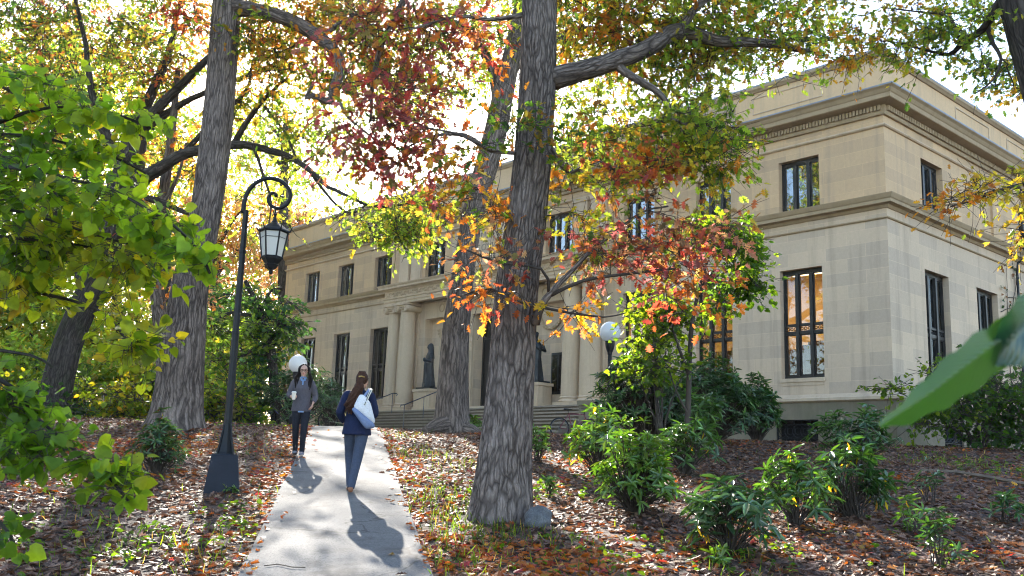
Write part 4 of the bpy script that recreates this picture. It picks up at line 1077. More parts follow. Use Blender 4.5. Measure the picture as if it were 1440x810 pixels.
# the cup in her right hand: a thing of its own
hp = np.array([-0.138, -0.245, 1.0]); rz = R(9)
cpos = np.array([wx + hp[0] * math.cos(rz) - hp[1] * math.sin(rz), wy + hp[0] * math.sin(rz) + hp[1] * math.cos(rz), wz + hp[2]])
cup = thing('paper_cup', 'pale paper coffee cup held in the hand of the woman in the grey pullover', 'cup', cpos)
b = MB(); b.lathe([(0.028, 0.0), (0.030, 0.002), (0.041, 0.128)], seg=20); b.build('cup_wall', plain('cream_paper', (0.72, 0.62, 0.52), 0.6), cup, smooth=False)
b = MB(); b.lathe([(0.044, 0.128), (0.045, 0.136), (0.040, 0.140), (0.038, 0.150), (0.02, 0.150)], seg=20); b.build('lid', plain('white_plastic', (0.75, 0.74, 0.72), 0.4), cup)

# ---- the woman walking away with a tote bag
vx, vy = -2.12, 13.84; vz = float(slope(vy)) + 0.022
wr = thing('person', 'woman seen from behind in navy jacket and slate trousers, with long brown hair', 'person', (vx, vy, vz), R(189))
rB = dict(hipL=(0.085, 0, 0.88), kneeL=(0.075, -0.20, 0.50), ankL=(0.045, -0.14, 0.12), hipR=(-0.085, 0.01, 0.88), kneeR=(-0.035, 0.07, 0.48), ankR=(0.035, 0.17, 0.10))
b = MB()
b.stack([(0, 0, 0.83, 0.16, 0.115), (0, 0, 0.92, 0.165, 0.12), (0, 0, 1.02, 0.13, 0.095), (0, 0, 1.12, 0.125, 0.09), (0, -0.01, 1.24, 0.145, 0.10), (0, 0, 1.345, 0.16, 0.085), (0, 0.0, 1.40, 0.10, 0.065), (-0.01, 0.0, 1.43, 0.05, 0.05), (-0.03, -0.01, 1.52, 0.046, 0.05)])
for a in 'LR': limb(b, [rB['hip' + a], rB['knee' + a], np.array(rB['ank' + a]) - (0, 0, 0.02)], [0.085, 0.054, 0.035]); b.ell(np.array(rB['ank' + a]) + (0, -0.05, -0.05), (0.035, 0.10, 0.03))
arL = [(0.165, 0.0, 1.345), (0.255, 0.06, 1.09), (0.19, -0.13, 0.98)]; arR = [(-0.165, 0.0, 1.345), (-0.245, 0.05, 1.09), (-0.15, -0.16, 1.05)]
for a in (arR, arL): limb(b, [(a[0][0] * 0.75, 0, a[0][2]), a[0], a[1], a[2]], [0.05, 0.048, 0.037, 0.025])
hand(b, arL[2], (-0.4, -0.6, -0.4), (-0.8, 0.2, 0), 0.5, 1); hand(b, arR[2], (0.5, -0.6, 0.1), (0.6, 0.2, 0.5), 0.6, 1)
W = head(b, (-0.035, -0.02, 1.57), R(-48), 0.0)
body = remeshed(b, 'body', SKIN, wr, 0.006, 4); face(W, body)
M_navy = cloth('navy_wool_jacket', (0.012, 0.018, 0.050)); M_slate = cloth('slate_blue_trousers', (0.055, 0.068, 0.105), 0.85, 6, 0.5)
b = MB()
b.stack([(0, 0, 0.79, 0.205, 0.165), (0, 0, 0.81, 0.207, 0.165), (0, 0, 0.92, 0.188, 0.148), (0, 0, 1.05, 0.162, 0.12), (0, 0, 1.15, 0.16, 0.12), (0, -0.01, 1.25, 0.17, 0.12), (0, 0, 1.34, 0.178, 0.105), (0, 0, 1.39, 0.135, 0.085), (-0.005, 0, 1.43, 0.07, 0.068), (-0.01, 0, 1.455, 0.062, 0.062)], 26)
for a in (arR, arL): limb(b, [(a[0][0] * 0.7, 0, a[0][2] + 0.005), a[0], a[1], np.array(a[1]) * 0.1 + np.array(a[2]) * 0.9], [0.068, 0.070, 0.060, 0.047])
remeshed(b, 'jacket', M_navy, wr, 0.008, 3)
b = MB(); b.stack([(0, 0, 0.80, 0.158, 0.118), (0, 0, 0.88, 0.168, 0.125), (0, 0, 0.98, 0.15, 0.11)])
for a in 'LR': limb(b, [rB['hip' + a], rB['knee' + a], np.array(rB['ank' + a]) + (0, 0, -0.04)], [0.098, 0.070, 0.052])
remeshed(b, 'trousers', M_slate, wr, 0.008, 3)
M_tan = plain('tan_leather_shoe', (0.24, 0.10, 0.05), 0.5)
for a, pt in (('L', 0.1), ('R', -0.30)): b = MB(); shoe(b, np.array(rB['ank' + a]), R(3), pt); b.build('shoe', M_tan, wr, smooth=True)
b = MB(); b.ell((-0.03, 0.0, 1.592), (0.088, 0.094, 0.096), 20, 12); b.ell((-0.01, 0.07, 1.55), (0.06, 0.045, 0.07))
for i in range(80):
    k = r_.random(); j = r_.random(); x0 = -0.09 + 0.13 * k; x2 = -0.02 + 0.19 * k + 0.04 * j; ze = 1.06 + 0.16 * r_.random(); yb = 0.09 + 0.04 * r_.random(); ph = 6 * r_.random()
    pts = [(x0 * 0.6 - 0.01, 0.04, 1.685), (x0, 0.085, 1.61), (x0 * 0.6 + 0.02, 0.10, 1.52)]
    for t in np.linspace(0.15, 1, 7): pts.append((x0 * 0.5 * (1 - t) + x2 * t + 0.016 * math.sin(9 * t + ph) + 0.02 * t, yb + 0.035 * t + 0.014 * math.cos(9 * t + ph), 1.52 + (ze - 1.52) * t))
    limb(b, pts, [0.010, 0.017, 0.018] + list(np.linspace(0.024, 0.005, 7)), 7)
b.build('hair', M_hairB, wr, smooth=True)
b = MB(); b.tube([(-0.065, 0.098, 1.60), (-0.02, 0.115, 1.61), (0.02, 0.108, 1.605)], 0.010, 8); b.build('hair_clip', plain('gold_clip', (0.5, 0.35, 0.12), 0.3, 0.8), wr)

# her tote bag, hanging from the right shoulder
bagO = np.array([vx, vy, vz]); tb = thing('tote_bag', 'white tote bag with a grey blue base on the shoulder of the woman walking away', 'bag', bagO, R(9))
M_canvas = cloth('white_canvas', (0.66, 0.66, 0.68), 0.8, 4, 0.8); M_blue = cloth('grey_blue_canvas', (0.17, 0.22, 0.36), 0.8, 4, 0.8); M_strap = plain('cream_strap', (0.6, 0.58, 0.5), 0.7); M_strap2 = plain('dark_stripe', (0.05, 0.05, 0.07), 0.7)


def pillow(poly, yc, th_, name, mat):
    poly = np.array(poly, float); c = poly.mean(0); n_ = len(poly); b = MB(); dense = []
    for i in range(n_):
        for t in np.linspace(0, 1, 6, endpoint=False): dense.append(poly[i] * (1 - t) + poly[(i + 1) % n_] * t)
    d = np.array(dense)
    for _ in range(2): d = (np.roll(d, 1, 0) + 2 * d + np.roll(d, -1, 0)) / 4
    rs = []
    for s, y in ((0.02, -1.0), (0.6, -0.92), (0.88, -0.65), (1.0, -0.2), (1.0, 0.2), (0.88, 0.65), (0.6, 0.92), (0.02, 1.0)):
        q = c + (d - c) * s; rs.append(np.stack([q[:, 0], np.full(len(q), yc + th_ * y), q[:, 1]], 1))
    b.rings(rs); return b.build(name, mat, tb, smooth=True)


pillow([(0.005, 1.345), (0.07, 1.345), (0.165, 1.24), (0.25, 0.97), (0.21, 0.95), (-0.075, 1.155)], -0.205, 0.075, 'bag_body', M_canvas)
pillow([(-0.095, 1.135), (-0.05, 1.175), (0.235, 0.955), (0.245, 0.895), (0.12, 0.865)], -0.208, 0.082, 'bag_base', M_blue)
for dx, mt, dy in ((0.0, M_strap, 0.0), (0.055, M_blue, 0.02)):
    b = MB(); pts = [(0.085 + dx * -1.2, -0.285 + dy, 1.20), (0.125 - dx, -0.235, 1.32), (0.165 - dx * 0.6, -0.15, 1.42), (0.165 - dx * 0.5, -0.03, 1.447), (0.165, 0.07, 1.41), (0.18, 0.11, 1.30)]
    limb(b, pts, [0.018] * 6, 8, 0.3); b.build('strap', mt, tb, smooth=True)
b = MB(); limb(b, [(0.083, -0.292, 1.20), (0.123, -0.243, 1.32), (0.163, -0.157, 1.424)], [0.005] * 3, 6, 0.5); b.build('strap_stripe', M_strap2, tb)

# ================================================================== VEGETATION
def G(x, y):
    """point of the ground seen at (x, y) in the photograph"""
    d = FWD * F_PX + RIGHT * (x - 720) + UPV * (405 - y)
    Ys = np.arange(2.5, 34, 0.03); Q = CAM + d * (Ys / d[1])[:, None]
    k = np.nonzero(Q[:, 2] <= ground_z(Q[:, 0], Q[:, 1]))[0]
    return Q[k[0]] if len(k) else Q[np.argmin(np.abs(Ys - 26))]


def spline(pts, step=0.25):
    p = np.asarray(pts, float)
    if len(p) < 3: p = np.stack([p[0], (p[0] + p[-1]) / 2, p[-1]])
    e = np.concatenate([[2 * p[0] - p[1]], p, [2 * p[-1] - p[-2]]]); o = []
    for i in range(1, len(e) - 2):
        n_ = max(2, int(np.linalg.norm(e[i + 1][:3] - e[i][:3]) / step))
        for t in np.linspace(0, 1, n_, endpoint=False):
            a, b_, c_, d_ = e[i - 1], e[i], e[i + 1], e[i + 2]
            o.append(0.5 * (2 * b_ + (c_ - a) * t + (2 * a - 5 * b_ + 4 * c_ - d_) * t * t + (3 * b_ - a - 3 * c_ + d_) * t ** 3))
    o.append(p[-1]); return np.array(o)


def px_pts(l):
    """(x, y, metres, width px) -> (x, y, z, radius)"""
    return np.array([[*P(a, b_, Y), w * 0.5 * Y / F_PX] for a, b_, Y, w in l])


def ridges(k, amp, seed):
    def f(th, s, r):
        w = fbm(th * k / 2.2 + 7, np.full_like(th, s * 1.1 + seed), seed) * 5.0
        a = np.abs(np.sin(th * k / 2 + w)) ** 0.7
        big = fbm(np.cos(th) * 1.2 + 3, np.sin(th) * 1.2 + s * 0.35 + seed, seed + 5) - 0.45
        return amp * (a - 0.6) + 0.10 * big
    return f


def lit_cut(T, p=0.7):
    """thin the sprays whose shade would fall along the path, which lies in the sun"""
    z = T[:, 2]; y = T[:, 1]; t = np.zeros(len(T))
    for _ in range(12): t = (z - slope(y - SUND[1] * t)) / SUND[2]
    gx = T[:, 0] - SUND[0] * t; gy = T[:, 1] - SUND[1] * t
    w = np.where(gy > 15, 1.3, 1.15)
    hit = (np.abs(gx - path_x(gy)) < w) & (gy > 6.5) & (gy < 26)
    hit2 = (gx > -0.5) & (gx < 2.6) & (gy > 10) & (gy < 17)
    hit3 = (gx > -8) & (gx < 1.5) & (gy > 7) & (gy < 25)
    return ~((hit3 & (rng.random(len(T)) < 0.35)) | (hit & (rng.random(len(T)) < p)) | (hit2 & (rng.random(len(T)) < 0.45)))


def sprays(nodes, blobs, cut=True):
    """cluster centres inside the blobs, each tied to the nearest wood by a twig"""
    tw = []; C = []
    tg = []
    for bi, B in enumerate(blobs):
        c, r, n_, gap = B['c'], B['r'], B['n'], B.get('gap', 0.42)
        d = unit(rng.normal(size=(n_ * 3, 3))) * (rng.random((n_ * 3, 1)) ** 0.5) * (1 + 0.35 * rng.random((n_ * 3, 1)) ** 2)
        p = c + d * r * 1.1
        q = p / max(0.5, float(np.mean(r)) * 0.55)
        dens = 0.6 * vnoise(q[:, 0] + q[:, 1] * 0.7, q[:, 2], 31 + bi) + 0.4 * vnoise(q[:, 0] * 2.1, q[:, 2] * 2.1 + q[:, 1], 61 + bi)
        p = p[dens > gap][:n_]
        if cut and not B.get('keep'): p = p[lit_cut(p)]
        tg += [(x, bi) for x in p]
    pts = nodes[:, :3].copy(); rad = nodes[:, 3].copy()
    tg.sort(key=lambda t: float(((pts - t[0]) ** 2).sum(1).min()))
    cap = len(pts) + len(tg) * 4; buf = np.zeros((cap, 3)); rb = np.zeros(cap); m_ = len(pts); buf[:m_] = pts; rb[:m_] = rad
    for t, bi in tg:
        d2 = ((buf[:m_] - t) ** 2).sum(1); i = int(d2.argmin()); q = buf[i]; L = math.sqrt(d2[i])
        mn = 0.0028 * max(0.45, t[1] / 9.0); r0 = max(mn * 1.4, min(rb[i] * 0.7, (0.005 if t[1] > 6 else 0.002) + 0.009 * L)); mid = (q + t) / 2 + rng.normal(size=3) * L * 0.10 + (0, 0, L * 0.06)
        m1 = (q + mid) / 2 + rng.normal(size=3) * L * 0.04; m2 = (mid + t) / 2 + rng.normal(size=3) * L * 0.04
        tw.append((np.array([q, m1, mid, m2, t]), np.linspace(r0, max(mn, r0 * 0.4), 5)))
        buf[m_:m_ + 4] = (m1, mid, m2, t); rb[m_:m_ + 4] = np.linspace(r0, max(0.003, r0 * 0.4), 5)[1:]; m_ += 4
        C.append((t, t - q, bi))
    return tw, C


def fill_leaves(C, blobs):
    """leaves set along short side shoots of every spray; returns the leaf arrays and the shoots"""
    PP, AX, NN, SZ, CO, TL = [], [], [], [], [], []
    for bi, B in enumerate(blobs):
        cs = [c for c in C if c[2] == bi]
        if not cs: continue
        k = B.get('per', 15); s = B['leaf']; m_ = len(cs); ns = 4; sp = B.get('spread', s * 1.9)
        t = np.array([c[0] for c in cs]); d = np.array([c[1] for c in cs]); L = np.linalg.norm(d, axis=1, keepdims=True); du = d / (L + 1e-6)
        st = t[:, None, :] - du[:, None, :] * (rng.random((m_, ns, 1)) * np.minimum(L, 3 * sp)[:, None, :] * 0.7)
        dr = du[:, None, :] * 0.7 + rng.normal(size=(m_, ns, 3)) * np.array([1, 1, B.get('flat', 0.7)]) + np.array([0, 0, -0.15])
        en = st + unit(dr) * sp * rng.uniform(1.2, 2.8, (m_, ns, 1))
        mid = (st + en) / 2 + rng.normal(size=st.shape) * sp * 0.12
        mn = 0.0018 * np.maximum(0.5, t[:, 1] / 9.0)
        for a in range(m_):
            for q in range(ns): TL.append((np.stack([st[a, q], (st[a, q] + mid[a, q]) / 2, mid[a, q], (mid[a, q] + en[a, q]) / 2, en[a, q]]), np.linspace(mn[a] * 1.6, mn[a], 5)))
        n_ = m_ * k; ia = np.repeat(np.arange(m_), k); iq = rng.integers(0, ns, n_); u = (rng.random(n_) ** 0.6)[:, None]
        S, M_, E_ = st[ia, iq], mid[ia, iq], en[ia, iq]
        p = S * (1 - u) ** 2 + 2 * M_ * u * (1 - u) + E_ * u ** 2 + rng.normal(size=(n_, 3)) * s * 0.25
        ax = unit(E_ - S) * 0.7 + rng.normal(size=(n_, 3)) * 0.65 + np.array([0, 0, -B.get('droop', 0.35)])
        nn = np.array([0, 0, 1.0]) * B.get('up', 0.8) + rng.normal(size=(n_, 3)) * 0.55
        PP.append(p); AX.append(ax); NN.append(nn); SZ.append(s * rng.uniform(0.5, 1.25, n_))
        cc = pick(B['pal'], m_, 0.15); c1 = np.repeat(cc, k, 0); c2 = pick(B['pal'], n_, 0.2); w = rng.random((n_, 1)) * 0.8
        CO.append(c1 * (1 - w) + c2 * w)
    if not PP: return None, TL
    return [np.concatenate(a) for a in (PP, AX, NN, SZ, CO)], TL


def twig_mesh(tw, seg=4):
    """all the thin twigs of one crown"""
    n_ = len(tw)
    pts = np.array([t[0] for t in tw]); rad = np.array([t[1] for t in tw]); m_ = pts.shape[1]
    tan = unit(np.gradient(pts, axis=1)); ref = np.where(np.abs(tan[..., 2:3]) < 0.8, np.array([0, 0, 1.0]), np.array([1.0, 0, 0]))
    a = unit(np.cross(tan, ref)); b_ = np.cross(tan, a); th = np.arange(seg) * 2 * PI / seg
    V = pts[:, :, None] + rad[:, :, None, None] * (np.cos(th)[None, None, :, None] * a[:, :, None] + np.sin(th)[None, None, :, None] * b_[:, :, None])
    V = V.reshape(-1, 3); f = []
    base = np.arange(n_) * m_ * seg
    for i in range(m_ - 1):
        for j in range(seg):
            k = (j + 1) % seg; f.append(np.stack([base + i * seg + j, base + i * seg + k, base + (i + 1) * seg + k, base + (i + 1) * seg + j], 1))
    return V, np.concatenate(f)


def quads(name, V, Fq, mat, parent, org):
    me = bpy.data.meshes.new(name); V = V - np.asarray(org)
    me.vertices.add(len(V)); me.vertices.foreach_set('co', V.astype(np.float32).ravel())
    me.loops.add(Fq.size); me.loops.foreach_set('vertex_index', Fq.astype(np.int32).ravel())
    me.polygons.add(len(Fq)); me.polygons.foreach_set('loop_start', (np.arange(len(Fq)) * 4).astype(np.int32))
    me.update(calc_edges=True); return link(name, me, mat, parent)


def blob(x, y, Y, rx, ry, dY, n, pal, leaf, **k):
    return dict(c=P(x, y, Y), r=np.array([rx * Y / F_PX, dY, ry * Y / F_PX]), n=n, pal=pal, leaf=leaf, **k)


def tree(name, label, cat, trunk, limbs, blobs, tmpl, lmat, bk, kr=16, amp=0.05, seg=64, group=None, step=0.07, flare=True, cut=True, extra_trunks=()):
    tp = px_pts(trunk)
    g0 = gz(tp[0][0], tp[0][1]); org = np.array([tp[0][0], tp[0][1], g0])
    o = thing(name, label, cat, org, 0, group)
    nodes = []
    for k, tk in enumerate([trunk, *extra_trunks]):
        q = px_pts(tk); s = spline(q, step); nodes.append(spline(q, 0.3))
        s[:, 3] = np.maximum(s[:, 3], 0.01)
        if flare and k == 0:
            h = s[:, 2] - g0; s[:, 3] *= 1 + 0.15 * np.exp(-np.maximum(h, 0) / 0.28)
            s = np.concatenate([[s[0] + (0, 0, -0.35, 0.08)], s])
        b = MB(); b.tube(s[:, :3], s[:, 3], seg, rough=ridges(kr, amp, 3 + k + len(name)), seed=k * 3.1); b.build('trunk', bk, o, org, smooth=True)
    for i, lm in enumerate(limbs):
        q = px_pts(lm); s = spline(q, 0.09 if q[:, 3].max() > 0.05 else 0.15); s[:, 3] = np.maximum(s[:, 3], 0.006)
        wob = np.stack([fbm(np.arange(len(s)) * 0.12, np.full(len(s), i * 3.3 + j), 40 + j) - 0.47 for j in range(3)], 1) * 0.22 * min(1, 2.5 * float(s[:, 3].mean()) + 0.25)
        wob[0] = 0; s[:, :3] += wob
        b = MB(); b.tube(s[:, :3], s[:, 3], 20 if q[:, 3].max() > 0.05 else 8, rough=ridges(9, amp, 11 + i) if q[:, 3].max() > 0.05 else None, seed=i * 2.7)
        b.build('limb', bk if q[:, 3].max() > 0.03 else M_twig, o, org, smooth=True); nodes.append(s[::2])
    nd = np.concatenate(nodes); nd = nd[nd[:, 2] > g0 + 0.8] if len(nd[nd[:, 2] > g0 + 0.8]) else nd
    tw, C = sprays(nd, blobs, cut)
    L, TL = fill_leaves(C, blobs)
    if tw:
        V, Fq = twig_mesh(tw + (TL if tp[0][1] < 36 else [])); tag(quads('twigs', V, Fq, M_twig, o, org), kind='stuff')
    if L: leaves('crown', *L, tmpl, lmat, o, org)
    return o


# ------------------------------------------------ the big oaks
RG = [(MAROON, 2), (RED, 3), (PURPLE, 2), (ORANGE, 2), (LIME, 2), (GREEN, 1.5)]
OR = [(ORANGE, 4), (RED, 1.5), (YELLOW, 2), (LIME, 3), (GREEN, 1)]
GY = [(LIME, 6), (GREEN, 4), (YELLOW, 2), (ORANGE, 0.6)]
GO = [(LIME, 5), (GREEN, 4), (ORANGE, 1.6), (YELLOW, 2), (RED, 0.6)]
LY = [(LIME, 6), (YELLOW, 2), (GREEN, 2), (GOLD, 0.3)]
SP = [(RED, 3), (MAROON, 2), (ORANGE, 1.3), (PURPLE, 2), (GREEN, 2), (PINKTAN, 1.5), (LIME, 1)]

LF = 0.13
tree('oak_tree', 'big oak with the thick upright trunk in the middle and a boulder at its foot', 'tree',
     [(704, 736, 12.25, 80), (707, 690, 12.25, 77), (712, 620, 12.25, 70), (720, 510, 12.25, 63), (727, 405, 12.25, 60), (741, 300, 12.25, 57), (751, 200, 12.25, 54), (757, 100, 12.25, 53), (759, 0, 12.25, 52), (763, -120, 12.3, 52), (768, -300, 12.4, 40)],
     [[(775, 112, 12.25, 34), (830, 96, 12.3, 30), (900, 72, 12.5, 26), (955, 43, 12.8, 24), (1010, 56, 13.0, 17), (1080, 62, 13.3, 12), (1150, 75, 13.6, 6)],
      [(862, 88, 12.4, 14), (890, 108, 12.3, 12), (925, 128, 12.3, 10), (942, 150, 12.4, 8), (946, 168, 12.4, 6), (985, 178, 12.5, 4)],
      [(955, 43, 12.8, 14), (985, 5, 12.9, 11), (1040, -30, 13.2, 8)],
      [(735, -60, 12.3, 26), (680, -90, 12.6, 20), (610, -60, 12.9, 15), (555, 20, 13.1, 10), (525, 110, 13.2, 7), (520, 170, 13.2, 4)],
      [(738, 20, 12.2, 9), (690, 26, 12.0, 6), (640, 22, 11.9, 4), (575, 40, 11.8, 3)],
      [(735, 215, 12.2, 8), (690, 212, 12.1, 6), (650, 190, 12.1, 4), (600, 180, 12.2, 3)],
      [(772, 205, 12.2, 9), (800, 245, 12.1, 6), (840, 225, 12.1, 4), (870, 245, 12.2, 3)],
      [(753, 455, 12.1, 13), (762, 430, 11.95, 11), (775, 412, 11.9, 9), (800, 385, 11.9, 7), (840, 345, 12.0, 5), (900, 300, 12.2, 3), (940, 290, 12.3, 2.5)],
      [(775, 415, 11.9, 6), (820, 395, 11.8, 5), (880, 386, 11.8, 4), (950, 378, 12.0, 3)],
      [(762, 432, 11.95, 5), (800, 440, 11.8, 3.5), (850, 446, 11.8, 2.5), (880, 440, 11.8, 2)],
      [(772, 412, 11.9, 5), (760, 380, 11.7, 4), (700, 370, 11.5, 3), (650, 350, 11.5, 2.5)],
      [(755, 432, 11.9, 4), (735, 424, 11.65, 4), (690, 405, 11.5, 3), (645, 416, 11.5, 2)]],
     [blob(540, 60, 13.2, 85, 75, 1.3, 50, RG + [(ORANGE, 2), (LIME, 2), (GREEN, 1)], 0.15, per=12, gap=0.44), blob(600, 50, 13.0, 70, 65, 1.3, 36, RG + [(ORANGE, 2), (LIME, 2), (GREEN, 1)], 0.15, per=12, gap=0.44), blob(575, 165, 13.0, 90, 60, 1.1, 38, RG + [(PURPLE, 3), (RED, 2)], 0.15, per=11, gap=0.46), blob(525, 205, 13.2, 65, 45, 0.9, 34, RG + [(PURPLE, 2), (GREEN, 1)], 0.15, gap=0.46), blob(620, 215, 12.8, 40, 30, 0.7, 9, RG + [(PURPLE, 2), (GREEN, 2)], 0.15, gap=0.45),
      blob(650, 60, 12.6, 55, 55, 0.9, 22, RG + [(ORANGE, 3)], LF), blob(650, 250, 12.2, 40, 25, 0.5, 8, OR, LF), blob(515, 60, 13.6, 50, 70, 1.2, 45, [(LIME, 3), (ORANGE, 2), (BROWN, 2), (MAROON, 1)], LF),
      blob(745, 185, 11.6, 65, 45, 0.4, 14, [(GREEN, 4), (DEEP, 2), (LIME, 2), (ORANGE, 1)], LF), blob(700, 305, 12.0, 34, 30, 0.4, 9, OR, LF), blob(600, 295, 12.6, 40, 22, 0.5, 8, [(ORANGE, 3), (RED, 2), (LIME, 2), (YELLOW, 2)], LF),
      blob(840, 45, 13.5, 75, 60, 1.2, 75, OR + [(LIME, 3)], LF), blob(950, 95, 13.7, 90, 70, 1.2, 95, GO, LF), blob(1040, 40, 14.2, 95, 55, 1.2, 100, GY, LF), blob(870, 190, 13.2, 85, 60, 0.9, 44, GO + [(RED, 1)], LF),
      blob(990, 175, 12.5, 65, 45, 0.8, 70, LY, 0.12, per=16), blob(1110, 45, 13.6, 65, 50, 1.0, 55, GY + [(ORANGE, 2)], LF), blob(1000, 215, 12.5, 45, 28, 0.5, 34, LY + [(ORANGE, 1)], 0.12), blob(830, 240, 12.2, 70, 28, 0.6, 13, GO + [(RED, 2)], LF),
      blob(920, 235, 12.3, 40, 22, 0.5, 20, OR, LF), blob(900, -10, 12.8, 120, 50, 1.3, 85, GO, LF), blob(1000, -60, 13.3, 180, 60, 1.6, 70, GY, LF), blob(760, -90, 12.6, 140, 90, 1.6, 60, GO, LF), blob(800, 330, 12.3, 35, 45, 0.4, 10, [(YELLOW, 3), (LIME, 3), (GREEN, 2), (ORANGE, 1)], LF),
      blob(890, 290, 12.2, 70, 28, 0.45, 17, SP, LF, keep=1), blob(850, 345, 12.0, 95, 28, 0.5, 30, SP + [(PINKTAN, 2)], LF, keep=1), blob(960, 372, 12.1, 55, 40, 0.5, 26, SP + [(ORANGE, 2)], LF, keep=1), blob(1000, 335, 12.3, 40, 35, 0.5, 11, SP, LF, keep=1),
      blob(705, 362, 11.5, 50, 16, 0.3, 7, SP + [(PINKTAN, 2)], LF, keep=1), blob(682, 408, 11.5, 42, 14, 0.25, 8, [(ORANGE, 5), (RED, 2), (YELLOW, 2)], LF, keep=1), blob(815, 436, 11.8, 32, 10, 0.25, 5, [(ORANGE, 3), (YELLOW, 3), (RED, 1)], LF, keep=1),
      blob(960, 425, 12.1, 45, 16, 0.3, 5, [(ORANGE, 4), (RED, 2)], LF, keep=1), blob(930, 300, 12.2, 50, 22, 0.3, 5, [(BROWN, 3), (MAROON, 2)], LF, keep=1)],
     T_oak, M_leaf, M_barkA, kr=30, amp=0.075, seg=150)

tree('oak_tree', 'second oak with a slanting trunk, right of the far end of the path', 'tree',
     [(636, 606, 26.0, 54), (636, 580, 26.0, 47), (637, 540, 26.0, 43), (640, 480, 26.0, 38), (644, 440, 26.0, 36), (652, 380, 26.0, 31), (660, 330, 26.0, 30), (665, 300, 26.0, 30), (682, 240, 26.0, 33), (698, 180, 26.0, 33), (710, 120, 26.0, 30), (728, 40, 26.2, 24), (742, -60, 26.5, 18)],
     [[(704, 150, 26, 20), (690, 90, 26.5, 14), (650, 40, 27, 10), (600, 20, 27.5, 6)], [(716, 100, 26, 16), (770, 60, 26.5, 12), (830, 40, 27, 8), (880, 60, 27.4, 4)],
      [(690, 215, 26, 10), (650, 190, 25.5, 7), (600, 195, 25, 4), (560, 215, 25, 2.5)], [(636, 600, 26, 34), (614, 600, 25.4, 24), (596, 606, 25.0, 12)], [(640, 603, 26, 30), (662, 606, 25.5, 20), (676, 612, 25.2, 8)]],
     [blob(620, 60, 27, 100, 90, 2.0, 136, GY, 0.17), blob(560, 120, 26, 70, 60, 1.5, 54, [(LIME, 3), (ORANGE, 2), (YELLOW, 2)], 0.17), blob(800, 60, 27, 110, 80, 2.0, 144, GY + [(YELLOW, 2)], 0.17), blob(720, 20, 27, 90, 60, 1.5, 80, GO, 0.17), blob(800, 190, 26.5, 60, 60, 1.2, 48, LY, 0.17)],
     T_oak, M_leaf, M_barkC, kr=24, amp=0.07, seg=96)

tree('oak_tree', 'tall straight oak on the left bank, just left of the lamp post', 'tree',
     [(246, 606, 23.0, 78), (248, 590, 23.0, 70), (252, 550, 23.0, 64), (258, 480, 23.0, 58), (267, 405, 23.0, 50), (279, 350, 23.0, 46), (289, 300, 23.0, 43), (298, 240, 23.0, 43), (305, 180, 23.0, 43), (312, 100, 23.0, 42), (319, 0, 23.0, 41), (326, -120, 23.2, 36), (335, -320, 23.6, 26)],
     [[(322, 14, 23, 30), (345, 12, 22.9, 24), (370, 16, 22.8, 22), (412, 30, 22.6, 21), (448, 52, 22.5, 20), (472, 76, 22.4, 18), (477, 100, 22.4, 16), (470, 125, 22.4, 14), (464, 143, 22.4, 11), (440, 134, 22.3, 9), (428, 138, 22.3, 6), (440, 118, 22.3, 4)],
      [(448, 55, 22.5, 9), (470, 38, 22.3, 7), (500, 20, 22.2, 5), (530, -10, 22.2, 4)], [(300, -60, 23, 18), (240, -90, 23, 13), (180, -60, 23, 8)], [(472, 125, 22.4, 5), (485, 160, 22.3, 4), (520, 190, 22.2, 3)]],
     [blob(410, 65, 23.7, 65, 50, 1.3, 69, [(ORANGE, 4), (LIME, 3), (GOLD, 2)], 0.16), blob(440, 10, 23.6, 90, 45, 1.3, 78, [(LIME, 3), (ORANGE, 3), (GREEN, 1), (BROWN, 1)], 0.16), blob(260, -20, 23, 120, 60, 1.5, 90, GO, 0.16),
      blob(505, 20, 23.5, 60, 60, 1.2, 57, GY + [(ORANGE, 1)], 0.16), blob(500, 180, 23.5, 35, 30, 0.6, 15, GY, 0.16), blob(300, -120, 23.3, 260, 90, 2.5, 165, GO, 0.18), blob(180, -320, 23.5, 200, 150, 3.0, 165, GO, 0.22), blob(430, -330, 23.5, 200, 150, 3.0, 165, GY + [(ORANGE, 2)], 0.22), blob(300, -520, 23.5, 260, 150, 3.2, 165, GY, 0.24), blob(265, 15, 23.9, 30, 22, 0.4, 21, [(RED, 3), (ORANGE, 3)], 0.16), blob(380, 90, 23.8, 40, 35, 0.7, 14, OR, 0.16), blob(440, 95, 23.7, 50, 40, 0.9, 34, GO, 0.16, gap=0.44), blob(500, 120, 23.5, 45, 40, 0.9, 30, GY + [(RED, 1)], 0.16, gap=0.44), blob(350, 40, 23, 60, 50, 1.2, 40, GO, 0.16), blob(420, 160, 23.7, 40, 30, 0.7, 16, GY, 0.16, gap=0.45)],
     T_oak, M_leaf, M_barkC, kr=28, amp=0.07, seg=120)

